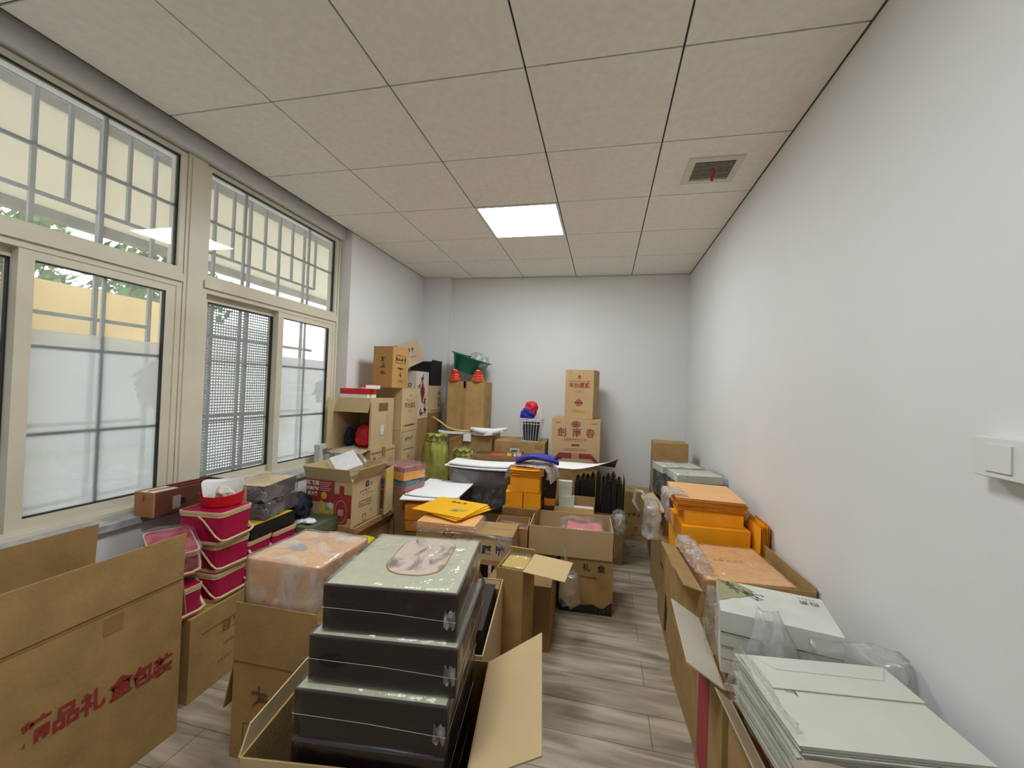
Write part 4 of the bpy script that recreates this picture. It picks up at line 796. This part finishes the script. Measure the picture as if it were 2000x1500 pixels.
mt_ = cb('carton printed 礼盒 with a dark mountain drawing, on the floor at the aisle', 2.075, 1.35, 0, .345, .36, .36, yaw=R(2), mat=kraft, tape=None)
marks(mt_, dark_ink, 'front', [('t', '礼', .052, .0, .115, 1, 0, .001), ('t', '盒', .052, .095, .115, 1, 0, .001), ('t', 'TANGLIHE—', .022, .02, .055)])
def ridge(seed, x0, x1, y0, amp, n=40):
    rd = random.Random(seed); top = []
    for i in range(n + 1):
        u = i / n; hh = amp * (abs(math.sin(u * 5.2 + seed)) ** .7 * .5 + .55 * u ** 1.6) + rd.uniform(-.006, .006); top.append((x0 + (x1 - x0) * u, y0 + max(.004, hh)))
    return [(x0, y0)] + top + [(x1, y0)]
marks(mt_, black_m, 'front', [('p', ridge(2, -.17, .17, -.178, .085)), ('p', [(-.165, -.10), (-.13, -.125), (-.10, -.16), (-.168, -.16)])], 'mountain_print')
marks(mt_, kraft, 'front', [('p', [(.06 + k * .025, -.17), (.075 + k * .025, -.17), (.085 + k * .022, -.125 + .01 * k), (.078 + k * .022, -.12 + .012 * k)]) for k in range(4)], 'mountain_highlights')
bbx = cb('wide open carton with pink foam, on top of the mountain print carton', 1.963, 1.335, .361, .548, .375, .185, yaw=R(2.5), mat=kraft_light, flaps={'R': (.16, 264)}, inner=kraft); 
for k in (0,): pink(bbx, .24, .26, .135, .09)
# orange stacks behind
cb('brown carton on the floor under the two orange box bundles', 1.575, 1.555, 0, .27, .28, .565, mat=kraft_dark, group=g4)
giftbox('bright orange box in film, left half of the lower pair behind the pink foam', 1.51, 1.545, .566, .13, .24, .113, R(8), orange_p, .02)
giftbox('bright orange box in film, right half of the lower pair behind the pink foam', 1.642, 1.56, .566, .13, .24, .113, R(8), orange_p, .02)
giftbox('bright orange box carrying the pile of orange envelopes', 1.59, 1.555, .683, .225, .23, .105, R(5), orange_p, .02)
for k in range(7): flat('orange_envelope', ('lowest', 'second', 'third', 'fourth', 'fifth', 'sixth', 'topmost')[k] + ' orange envelope of the pile under the crumpled foam wrap', 'envelope', 1.59 + .004 * (k % 3), 1.555 + .005 * (k % 2), .790 + k * .0085, .225, .225, .004, R(5 + 3 * (k % 3) - 3), orange_d if k % 2 else orange_p, 'orange envelopes under the foam wrap', curl=.003)
t = thing('foam_wrap', 'crumpled translucent foam wrap draped over the orange envelope pile', 'foam wrap', (1.62, 1.58, .856), R(-5)); bm = bmesh.new()
def fw_(u, v):
    x, yv = (u - .5) * .40, (v - .35) * .30; q = wob((x, yv, 0), 9, .02, 3); over = max(0, abs(x) - .135); return (x * .92 + q.x, yv + q.y, .014 + q.z * .6 - over * over * 26 - max(0, -yv - .125) * 2.0)
sheet(bm, 1, 1, fw_, 30, 22, .002); obj('wrap_sheet', bm, film_p, t, smooth=True)
t = thing('cloth_bag', 'folded royal blue cloth bag lying on the foam wrap', 'bag', (1.66, 1.62, .882), R(10)); bm = bmesh.new()
sheet(bm, 1, 1, lambda u, v: ((u - .5) * .33, (v - .5) * .17 * (1.1 - .5 * abs(u - .5)), .055 * math.sin(u * math.pi) * (1 - .35 * v) + .012 * math.sin(v * 9 + u * 7) + .012), 22, 14, .02); obj('folded_body', bm, blue_cloth, t, smooth=True)
bm = bmesh.new(); tube(bm, [(.10, -.05, .03), (.17, -.03, .05), (.19, .02, .04), (.15, .03, .03)], .006, 8); obj('strap', bm, navy_cloth, t, smooth=True)
# dark boxes, pale tags, lidded carton beside the orange pile
cb('brown carton on the floor right of the orange box bundles', 1.755, 1.72, 0, .07, .20, .50, mat=kraft_dark, group=g4)
for k, (z, h, mt, lb) in enumerate(((.501, .05, dwood, 'flat dark red box at the bottom of the dark box pile'), (.552, .055, orange_d, 'flat orange brown box in the dark box pile'), (.608, .07, giftbrown, 'dark brown box third from the bottom of the dark box pile'), (.679, .07, giftbrown, 'dark brown box topmost of the dark box pile'))): giftbox(lb, 1.758 + .003 * k, 1.72, z, .085, .20, h, R(4), mt, .5)
oc = cb('open brown carton between the wide pink foam carton and the black bags', 1.96, 1.735, 0, .30, .34, .53, mat=kraft_dark, flaps={'F': (.05, 80), 'N': (.04, 60)}, inner=kraft)
B('stuffing', cream, oc, (-.14, .14, -.16, .16, .006, .50))
giftbox('pale card box standing behind, lower of the two pale boxes', 1.89, 1.75, .512, .12, .06, .10, R(2), pale_paper, .5); giftbox('pale card box standing, upper of the two pale boxes', 1.875, 1.755, .613, .11, .055, .115, R(2), pale_paper, .4)
# carton full of black paper bags with curled board on top
bc = cb('open brown carton packed with upright black paper bags', 2.13, 2.17, 0, .44, .30, .42, mat=kraft_dark, flaps={'R': (.30, 90)}, inner=kraft)
for k in range(9):
    x = 1.952 + k * .0448; hh = .71 + .022 * math.sin(k * 2.1) - (.03 if k < 2 else 0); t = thing('paper_bag', 'upright black glossy paper bag in the carton below the curled board', 'paper bag', (x, 2.17, .006), 0, 'black paper bags standing in a carton', ry=R(.35 * math.sin(k * 1.7)))
    B('bag_body', blackbag, t, (-.0205, .0205, -.135, .135, 0, hh - .02), bevel=.011)
    bm = bmesh.new(); sheet(bm, 1, 1, lambda u, v: (.008 * math.sin(u * 12 + k) - .006 + .004 * v, (u - .5) * .24, hh - .022 + .034 * v * (1 - (abs(u - .5) * 2) ** 6)), 12, 3, .002)
    for v in bm.verts: v.co.x += 0
    obj('gathered_edge', bm, M('dusty_bag_edge', (.10, .075, .045), .5) if k == 0 else bpy.data.materials['dusty_bag_edge'], t)
t = thing('curled_board', 'white topped brown board curling up over the black paper bags', 'board', (1.99, 2.14, .765), R(2)); bm = bmesh.new()
def cu_(u, v): x = -.25 + .54 * u; return (x, -.17 + .33 * v - .06 * u * (1 - v), .02 + max(0, u - .3) ** 1.5 * (.21 - .24 * v) + .012 * math.sin(v * 3))
sheet(bm, 1, 1, cu_, 26, 10, .004); obj('board', bm, kraft_dark, t, smooth=True); bm = bmesh.new(); sheet(bm, 1, 1, lambda u, v: tuple(Vector(cu_(u * .97 + .01, .02 + v * .96)) + Vector((0, 0, .003))), 22, 8, .002); obj('white_lining', bm, white_foam, t, smooth=True)
blob_t = thing('plastic_bag', 'clear plastic bag hanging out beside the wide open carton', 'plastic bag', (2.295, 1.60, .40), 0); blob('bag_film', film, blob_t, .10, .26, .17, 12, .025, 8)

# small open carton with kraft flap by the aisle, black pouch
T1 = cb('narrow tall open carton with a long pale flap folded over the aisle', 1.735, .555, 0, .14, .24, .545, yaw=R(-5), mat=kraft, flaps={'R': (.21, 184), 'F': (.03, 60)}, inner=M('kraft_board_flap', (.60, .44, .22), .8, .03))
B('stuffing', black_m, T1, (-.064, .064, -.114, .114, .006, .50)); B('yellow_box', gold_ink, T1, (-.06, .06, -.07, .08, .501, .535)); bm = bmesh.new(); shell(bm, .13, .2, .03, .0, .006, 20, 5); o = obj('plastic_wrap', bm, film, T1, smooth=True); o.location.z = .515
t = thing('plastic_bag', 'clear plastic scrap hanging beside the mountain print carton', 'plastic bag', (1.99, .95, .17), R(20)); bm = bmesh.new(); shell(bm, .09, .09, .17, .4, .02, 18, 31, sq=.5, n=24, m=10); obj('bag_film', bm, film, t, smooth=True); bm = bmesh.new(); tube(bm, [(0, 0, .16), (-.03, -.02, .25), (-.06, -.05, .36), (-.09, -.09, .40)], [.02, .012, .008, .004], 6); obj('twisted_strand', bm, film, t, smooth=True)
FF = cb('open carton holding upright wrapped boxes behind the dark gift box stack', 1.60, .10, 0, .27, .60, .50, yaw=R(7), mat=kraft_light, flaps={}, inner=kraft)
for k, (dx, w1_, mt, z1, y0_, y1_, lb) in enumerate(((-.095, .055, sage, .62, -.27, .05, 'grey green box wedged upright beside the dark gift box stack'), (-.035, .05, giftbrown, .60, -.26, .05, 'dark brown box upright in the carton behind the gift boxes'), (.025, .05, rose_p, .56, -.20, .16, 'rose brown box upright in the carton behind the gift boxes'), (.085, .05, giftbrown, .52, -.18, .20, 'dark box leaning at the right wall of that open carton'))):
    c0 = FF.matrix_basis @ Vector((dx, (y0_ + y1_) / 2, .006)); g = giftbox(lb, c0.x, c0.y, .006, w1_, y1_ - y0_, z1 - .006, R(7), mt, .06)
    if k in (1, 2): bm = bmesh.new(); shell(bm, w1_ * 1.05, (y1_ - y0_) * 1.02, z1 * .99, .02, .004, 14, 4 + k); obj('plastic_wrap', bm, film, g, smooth=True)
c0 = FF.matrix_basis @ Vector((.02, .235, 0)); t = thing('fabric_pouch', 'small black pointed pouch standing behind the wrapped boxes', 'pouch', (c0.x - .03, c0.y - .01, .50), R(8)); bm = bmesh.new(); prism(bm, rrect(.13, .08, .02), 0, .10, 1, .22); obj('pouch_body', bm, charcoal, t, bevel=.004); bm = bmesh.new(); tube(bm, [(0, -.042, .004), (0, -.02, .06), (0, -.008, .101)], .003, 6); obj('seam', bm, M('grey_seam', (.2, .2, .2), .5), t)
B('stuffing', kraft_dark, FF, (-.125, .125, .205, .29, .006, .495))

# white wrapped carton left of the gift box stack
EE = cb('tall open carton with raised front flap, holding a milky wrapped orange box', .975, -.085, 0, .35, .36, .372, yaw=R(1), mat=kraft, flaps={'N': (.22, 90), 'L': (.20, 258), 'F': (.2, 92)}, inner=kraft)
marks(EE, brown_ink, 'front', [('s', 2, .08, .0, .06)]); marks(EE, dark_ink, 'front', [('f', -.12, -.01, -.12, -.045, .002), ('s', 2, .035, -.065, -.082), ('f', -.12, -.01, -.18, -.1215, .002), ('s', 2, .035, -.065, -.15)], 'stamped_marks')
w2 = giftbox('light orange box wrapped in milky film on the tall open carton', .98, -.08, .38, .325, .325, .37, R(0), orange_l, .3)
marks(w2, M('blue_grey_smudge', (.34, .36, .42), .6), 'top', [('p', [(-.09, -.03), (-.05, -.045), (.0, -.04), (-.02, .0), (-.05, .015), (-.085, .01)])], 'printed_smudge')
bm = bmesh.new(); shell(bm, .336, .336, .195, .01, .008, 9, 33, n=56, ragged=.25, top=True); o = obj('milky_film', bm, film_w, w2, smooth=True); o.location.z = .183
t = thing('plastic_bag', 'white plastic bag corner peeking out left of the tall open carton', 'plastic bag', (.735, .12, .0), 0); blob('pouch', white_foam, t, .07, .16, .50, 9, .02, 9)

# gift box stack in its carton
GX, GY, GYAW = 1.633, -.50, R(7)
DD = cb('near open carton with wide spread flaps holding the dark gift box stack', 1.588, -.535, 0, .54, .42, .56, yaw=R(8.5), mat=kraft, flaps={'L': (.05, 92, .004, .09), 'R': (.19, 150, .004, -.05), 'N': (.12, 264)}, inner=M('kraft_board_bare', (.56, .41, .215), .8, .03))
def lacquer(lb, x, yv, z, w, d, yaw, top=False, notch=False):
    t = thing('gift_box', lb, 'gift box', (x, yv, z), yaw, 'dark lacquer gift boxes in one stack'); h = .1165; t['_dim'] = (w, d, h)
    B('body', giftbrown, t, (-w / 2, w / 2, -d / 2, d / 2, 0, h * .52), bevel=.0015)
    B('lid', giftbrown, t, (-w / 2 - .0008, w / 2 + .0008, -d / 2 - .0008, d / 2 + .0008, h * .53, h - .002), bevel=.002)
    B('top_panel', sage, t, (-w / 2 + .004, w / 2 - .004, -d / 2 + .004, d / 2 - .004, h - .0019, h)); t['_dim'] = (w, d, h + .0002)
    B('edge_trim', sage_edge, t, *[(a, b, c, e, h - .0045, h - .0005) for a, b, c, e in ((-w / 2 - .0008, w / 2 + .0008, -d / 2 - .001, -d / 2 + .004), (-w / 2 - .0008, w / 2 + .0008, d / 2 - .004, d / 2 + .001), (-w / 2 - .001, -w / 2 + .004, -d / 2 + .004, d / 2 - .004), (w / 2 - .004, w / 2 + .001, -d / 2 + .004, d / 2 - .004))])
    if top:
        a = rrect(.165, .27, .07, 10); ox, oy = .02, .03
        bm = bmesh.new(); prism(bm, a, h, h + .0015); o = obj('gold_rim', bm, gold, t); o.location = (ox, oy, 0)
        bm = bmesh.new(); prism(bm, rrect(.159, .264, .067, 10), h + .0015, h + .0022); o = obj('landscape_picture', bm, art_m, t); o.location = (ox, oy, 0)
    if notch: marks(t, M('deep_brown_recess', (.006, .001, .001), .9), 'front', [('d', -.125, .0, .035, .018)], 'finger_notch')
    bm = bmesh.new(); box(bm, -w / 2 - .002, w / 2 + .002, -d / 2 - .003, d / 2 + .002, .001, h + .0035); bmesh.ops.subdivide_edges(bm, edges=bm.edges, cuts=9, use_grid_fill=True)
    for v in bm.verts:
        q = wob(v.co + Vector((x, yv, z)), 14, .0016); v.co += q
    obj('shrink_film', bm, film_d, t, smooth=True)
    bm = bmesh.new(); tube(bm, [(-w / 2 - .003, -d / 2 - .005, h * .52), (0, -d / 2 - .0055, h * .50), (w / 2, -d / 2 - .005, h * .42), (w / 2 + .004, -d / 2 + .02, h * .45), (w / 2 + .004, d / 2, h * .5)], .00035, 5); obj('film_seam', bm, white_ink, t)
    bm = bmesh.new(); sheet(bm, 1, 1, lambda u, v: (w / 2 - .03 + .028 * u, -d / 2 - .006 - .004 * math.sin(u * 9 + v * 5), h * (.3 + .35 * v) + .004 * math.sin(u * 14)), 8, 8, .0006); obj('film_tuck', bm, film, t, smooth=True)
    return t
hz = .1177
lbs = ['at the very bottom of the stack', 'second from the bottom of the stack', 'third from the bottom of the stack', 'fourth from the bottom, deep in the carton']
for k in range(4): lacquer('dark lacquer gift box ' + lbs[k], 1.625, -.55, .006 + k * hz, .36, .34, GYAW)
lacquer('dark lacquer gift box fourth from the top, half hidden by the carton flap', 1.622, -.548, .006 + 4 * hz, .372, .34, R(6.8))
lacquer('dark lacquer gift box third from the top, in the carton mouth', 1.624, -.545, .006 + 5 * hz, .375, .34, R(6.5))
lacquer('dark lacquer gift box second from the top, with an oval finger notch', 1.635, -.516, .006 + 6 * hz, .37, .345, R(7), notch=True)
lacquer('dark lacquer gift box topmost, with an oval landscape picture on its lid', 1.634, -.489, .006 + 7 * hz, .338, .36, R(8), top=True)

# ---- row of cartons along the right wall, far to near
g5 = 'cartons in the row along the right wall'
cb('brown carton on the floor at the far end of the right wall row', 2.78, 2.28, 0, .36, .44, .60, mat=kraft_dark, group=g5)
cb('small tan carton at the far end on top of the right wall row', 2.75, 2.41, .601, .285, .26, .42, mat=kraft, tape=None)
R2 = cb('open brown carton in the right wall row below the film wrapped books', 2.765, 1.66, 0, .37, .56, .66, yaw=R(3), mat=kraft, flaps={'L': (.10, 200)}, inner=kraft_light)
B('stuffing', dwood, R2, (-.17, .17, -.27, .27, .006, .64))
for k in range(2):
    x, yv, z = (2.735, 1.86, .668) if k == 0 else (2.80, 1.56, .668)
    lb = ('grey green bound album stack in film, farther one by the right wall', 'pale bound album stack in film, nearer one by the right wall')[k]
    t = thing('album_stack', lb, 'album', (x, yv, z), R(12 - 4 * k)); t['_dim'] = (.30, .22, .22)
    B('lower_album', blackbag, t, (-.15, .15, -.11, .11, 0, .11), bevel=.003); B('middle_album', charcoal, t, (-.15, .155, -.11, .115, .111, .185), bevel=.003)
    B('upper_album', pale_paper, t, (-.155, .15, -.12, .11, .186, .225), bevel=.002)
    for s_ in range(2): B('pale_sheet', pale_paper, t, (-.15 - .004 * s_, .15, -.115, .11, .2265 + .0045 * s_, .2295 + .0045 * s_))
    bm = bmesh.new(); shell(bm, .33, .25, .245, .05, .012, 10, 40 + k, ragged=.5); obj('plastic_wrap', bm, film, t, smooth=True)
t = thing('plastic_bag', 'clear plastic bag with a handle loop hanging over the aisle', 'plastic bag', (2.49, 1.30, .53), R(0)); bm = bmesh.new(); shell(bm, .09, .24, .20, .25, .02, 14, 51, sq=.5, n=28, m=10); obj('bag_film', bm, film_w, t, smooth=True)
bm = bmesh.new(); tube(bm, [(-.01, .10, .15), (-.05, .13, .24), (-.09, .20, .23), (-.10, .24, .14), (-.06, .20, .08)], .013, 8, sq=.4); obj('handle_loop', bm, film_w, t, smooth=True)
t = thing('plastic_film', 'crumpled clear film lying on the floor in the far aisle', 'plastic film', (2.50, 2.40, .0), R(0)); bm = bmesh.new(); shell(bm, .22, .22, .06, .2, .03, 14, 52, sq=.5); obj('film_sheet', bm, film, t, smooth=True)
R3 = cb('brown carton under the orange box tower by the right wall', 2.755, 1.06, 0, .40, .60, .50, mat=kraft, tape=None, group=g5)
marks(R3, dark_ink, 'left', [('p', [(.0, -.20), (.06, -.20), (.10, -.05), (.03, .02)]), ('r', -.2, -.1, .1, .12)])
giftbox('orange box at the bottom of the orange tower by the right wall', 2.76, .99, .501, .345, .38, .155, R(2), orange_p, .6)
ob = giftbox('bright orange yellow box with a wide lid in the middle of the orange tower', 2.755, .965, .657, .335, .36, .092, R(2), orange_p, .93)
giftbox('orange box just below the orange folders of the tower', 2.755, 1.01, .750, .30, .36, .065, R(1), orange_p, .02)
for k in range(7):
    f_ = thing('orange_folder', ('lowest', 'second', 'third', 'fourth', 'fifth', 'sixth', 'topmost')[k] + ' orange folder of the pile on the orange tower by the right wall', 'folder', (2.752 + .004 * math.sin(k * 2), 1.06 + .004 * math.cos(k * 3), .8155 + k * .0098), R(-1 + math.sin(k * 5)), 'orange folders on the orange tower')
    mt = orange_l if k == 6 else orange_d if k % 2 else orange_p; B('front_cover', mt, f_, (-.178, .178, -.215, .215, .0058, .0086)); B('back_cover', mt, f_, (-.176, .176, -.213, .215, 0, .0028)); B('spine', mt, f_, (-.178, .178, .2152, .218, 0, .0086))
t = thing('foam_wrap', 'crumpled pinkish film bunched at the left corner of the orange folders', 'plastic film', (2.60, .96, .70), R(5)); bm = bmesh.new()
def tw(u, v): a = v * 2.6; x = -.05 + (.10 if v > .6 else 0) * (v - .6) * 2.2; q = wob((u * .3, v * .3, 0), 16, .014, 9); return (x - .03 * math.sin(a) + q.x, (u - .5) * .24 * (1 - .3 * v) + q.y, .19 * min(1, v * 1.5) + q.z * .5 + .008)
sheet(bm, 1, 1, tw, 20, 24, .0015); obj('film_sheet', bm, film_p, t, smooth=True)
for k in range(6):
    f_ = flat('orange_folder', ('leftmost', 'second', 'third', 'fourth', 'fifth', 'rightmost')[k] + ' upright orange folder squeezed between the orange tower and the wall', 'folder', 2.945 + .0075 * k, .80, .50, .002, .20, .30 + .008 * (k % 3), 0, orange_d if k % 2 else orange_p, 'upright orange folders by the wall')
up_ = giftbox('upright brown wrapped box beside the orange tower at the wall', 2.962, 1.11, .501, .05, .36, .27, 0, kraft_grey, .1)
bm = bmesh.new(); shell(bm, .052, .37, .29, .02, .008, 12, 55, ragged=.4); obj('plastic_wrap', bm, film, up_, smooth=True)
# carton with the wide light orange box
R4 = cb('open carton holding the wide light orange box in clear film', 2.765, .475, 0, .42, .50, .66, yaw=R(3), mat=kraft, flaps={'R': (.06, 88), 'N': (.045, 86), 'L': (.07, 165)}, inner=kraft)
B('stuffing', kraft_dark, R4, (-.19, .19, -.235, .235, .006, .56))
w4 = giftbox('wide light orange box with faint grey print in the right wall row', 2.755, .49, .568, .35, .42, .122, R(5), orange_l, .4); marks(w4, M('faint_print', (.50, .25, .09), .6), 'top', [('s', 5, .03, -.01, .01), ('s', 2, .02, -.02, .045)])
bm = bmesh.new(); shell(bm, .36, .43, .125, .0, .006, 13, 61, ragged=.4); obj('plastic_wrap', bm, film_s, w4, smooth=True)
t = thing('plastic_film', 'bunched clear film at the left end of the wide orange box', 'plastic film', (2.585, .50, .694), R(5)); bm = bmesh.new(); shell(bm, .07, .34, .045, .2, .018, 18, 62, sq=.5); obj('film_sheet', bm, film_p, t, smooth=True)
# white tea boxes in their carton
R5 = cb('open carton with a red printed side and pale outer flap in the right wall row', 2.755, -.015, 0, .41, .42, .56, yaw=R(-2), mat=kraft, flaps={'L': (.12, 150), 'N': (.02, 85)}, inner=M('pale_lined_board', (.60, .54, .44), .7, .04))
marks(R5, M('rose_red_print', (.42, .03, .045), .6), 'left', [('r', -.16, .02, -.22, .22)], 'printed_panel'); B('stuffing', kraft_dark, R5, (-.19, .19, -.20, .20, .006, .515))
tea2 = giftbox('plain white box below the bamboo printed box', 2.735, -.045, .565, .33, .25, .09, R(-10), cream, .5, mat2=cream)
tea = giftbox('white box with a bamboo print and small black lettering', 2.729, -.055, .656, .325, .25, .108, R(-11), M('satin_white_card', (.70, .71, .64), .4), .6, mat2=pale_paper)
khaki = M('khaki_print', (.36, .36, .18), .5); leaf = M('bamboo_green_ink', (.07, .11, .035), .5)
marks(tea, khaki, 'top', [('p', [(-.162, .125), (-.162, -.05), (-.14, -.035), (-.12, -.01), (-.095, .0), (-.065, .03), (-.05, .06), (-.055, .085), (-.08, .105), (-.10, .125)])], 'printed_panel')
rd = random.Random(3); it = []
for k in range(46):
    u = rd.random(); x, yv = -.15 + .115 * u + rd.uniform(-.015, .02), .11 - .105 * u * rd.uniform(.7, 1.2) + rd.uniform(-.01, .02); a = rd.uniform(-1.4, .6); l_ = rd.uniform(.012, .026); c, sn = math.cos(a), math.sin(a)
    it.append(('p', [(x, yv), (x + c * l_ * .5 - sn * .0022, yv + sn * l_ * .5 + c * .0022), (x + c * l_, yv + sn * l_), (x + c * l_ * .5 + sn * .0022, yv + sn * l_ * .5 - c * .0022)]))
it += [('p', [(-.15, .115), (-.148, .117), (-.04, .005), (-.042, .003)]), ('p', [(-.13, .12), (-.128, .12), (-.10, .04), (-.102, .04)])]
marks(tea, leaf, 'top', it, 'bamboo_print'); marks(tea, dark_ink, 'top', [('t', '白茶', .030, .115, .068, 1, R(180)), ('s', 5, .010, .112, .095)])
marks(tea, M('shadow_gap', (.12, .10, .08), .8), 'front', [('r', -.16, .16, -.013, -.010)], 'lid_gap')
t = thing('plastic_film', 'heap of crumpled clear film between the bamboo printed box and the wall', 'plastic film', (2.88, -.235, .60), R(-8)); bm = bmesh.new(); shell(bm, .22, .09, .15, .05, .02, 12, 71, sq=.5, n=60, m=20); obj('film_sheet', bm, film_w, t, smooth=True)
t = thing('plastic_film', 'tall fold of clear film leaning on the front of the bamboo printed box', 'plastic film', (2.665, -.20, .57), R(-11)); bm = bmesh.new()
def pk_(u, v): x = (u - .4) * .22 * (1 - .75 * v); q = wob((u * .3, v * .3, 1), 12, .010, 4); return (x + q.x, -.02 + .06 * v * v + q.y - .02 * math.sin(u * 3.1), .005 + .22 * v + q.z * .5)
sheet(bm, 1, 1, pk_, 22, 20, .001); obj('film_sheet', bm, film_w, t, smooth=True)
t = thing('plastic_film', 'milky film gathered at the left end of the bamboo printed box', 'plastic film', (2.565, .04, .57), R(-11)); bm = bmesh.new(); shell(bm, .03, .17, .16, .3, .012, 18, 74); obj('film_sheet', bm, film_s, t, smooth=True)
# near carton with pale folders
R6 = cb('torn open carton with pale grey folders nearest the camera on the right', 2.755, -.525, 0, .42, .44, .60, yaw=R(4), mat=kraft, flaps={'N': (.07, 100), 'L': (.05, 140)}, inner=kraft_grey)
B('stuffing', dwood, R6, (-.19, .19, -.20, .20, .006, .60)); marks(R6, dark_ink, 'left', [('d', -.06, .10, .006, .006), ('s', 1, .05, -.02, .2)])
for k in range(9):
    x, yv, yw = 2.745 + .004 * math.sin(k * 2.1), -.455 + .003 * math.cos(k * 3), 7 + 1.2 * math.sin(k * 4)
    f_ = thing('grey_folder', ('lowest', 'second', 'third', 'fourth', 'fifth', 'sixth', 'seventh', 'eighth', 'topmost')[k] + ' pale grey folder of the pile nearest the camera by the right wall', 'folder', (x, yv, .605 + k * .0148), R(yw), 'pale grey folders in one pile'); f_['_dim'] = (.375, .30, .013)
    B('front_cover', pale_paper, f_, (-.1875, .1875, -.15, .15, .0105, .013)); B('back_cover', pale_paper, f_, (-.186, .1875, -.149, .15, 0, .0025)); B('pages', white_paper, f_, (-.18, .18, -.145, .145, .0026, .0104))
    if k == 8: marks(f_, brown_ink, 'top', [('f', -.125, -.11, .01, .022, .0015), ('r', -.108, -.104, .0, .018)])
en = thing('paper_envelope', 'pale grey envelope with a pointed flap on top of the folder pile', 'envelope', (2.752, -.375, .7375), R(7)); en['_dim'] = (.345, .125, .003)
B('envelope_body', pale_paper, en, (-.172, .172, -.06, .065, 0, .0025)); bm = bmesh.new(); prism(bm, [(-.171, .064), (-.13, .012), (.13, .008), (.171, .064)], .0027, .0036); obj('envelope_flap', bm, pale_paper, en)
t = thing('cardboard_edge_strip', 'pinkish brown cardboard edge strip along the near side of the folders', 'cardboard strip', (2.755, -.64, .715), R(7)); bm = bmesh.new(); sheet(bm, 1, 1, lambda u, v: ((u - .5) * .41, -.02 + .035 * v, .004 * math.sin(u * 14) + .006 * v), 30, 3, .005); obj('strip', bm, M('dusty_board_edge', (.36, .29, .23), .8, .1, 14), t)
for k, (x, lb) in enumerate(((2.60, 'strip of yellowish tape hanging below the folders, left one'), (2.80, 'strip of yellowish tape hanging below the folders, right one'))):
    t = thing('packing_tape_strip', lb, 'tape', (x, -.665, .712), R(7)); bm = bmesh.new(); sheet(bm, 1, 1, lambda u, v: (-.018 + .036 * u + .04 * (1 - k) * v * v, -.012 * v - .01, -.12 * v + .003 * math.sin(u * 9)), 5, 10, .0008); obj('tape_strip', bm, M('glossy_tan_tape', (.42, .30, .18), .2, .08, 20) if k == 0 else bpy.data.materials['glossy_tan_tape'], t, smooth=True)
t = thing('plastic_film', 'clear film wrapped around the left ends of the grey folders', 'plastic film', (2.56, -.46, .615), R(7)); bm = bmesh.new(); shell(bm, .022, .27, .14, .3, .010, 15, 76); obj('film_sheet', bm, film_s, t, smooth=True)

# ---- prints, tape and stickers belong to the panel they are on: thing > body or lid > mark
for root in [o for o in C.objects if o.parent is None]:
    kids = list(root.children); find = lambda n: next((k for k in kids if k.name.split('.')[0] == n), None)
    body, lid = find('body') or find('cover'), find('lid')
    for k in kids:
        n = k.name.split('.')[0]
        if n in ('top_panel', 'edge_trim', 'gold_rim', 'landscape_picture', 'bamboo_print') and lid: k.parent = lid
        elif n in ('printed_marks', 'printed_panel', 'printed_label', 'printed_seal', 'printed_emblem', 'printed_smudge', 'handling_marks', 'stamped_marks', 'mountain_print', 'mountain_highlights', 'barcode', 'paper_label', 'white_print', 'finger_notch', 'lid_gap', 'packing_tape') and (body or lid): k.parent = body or lid
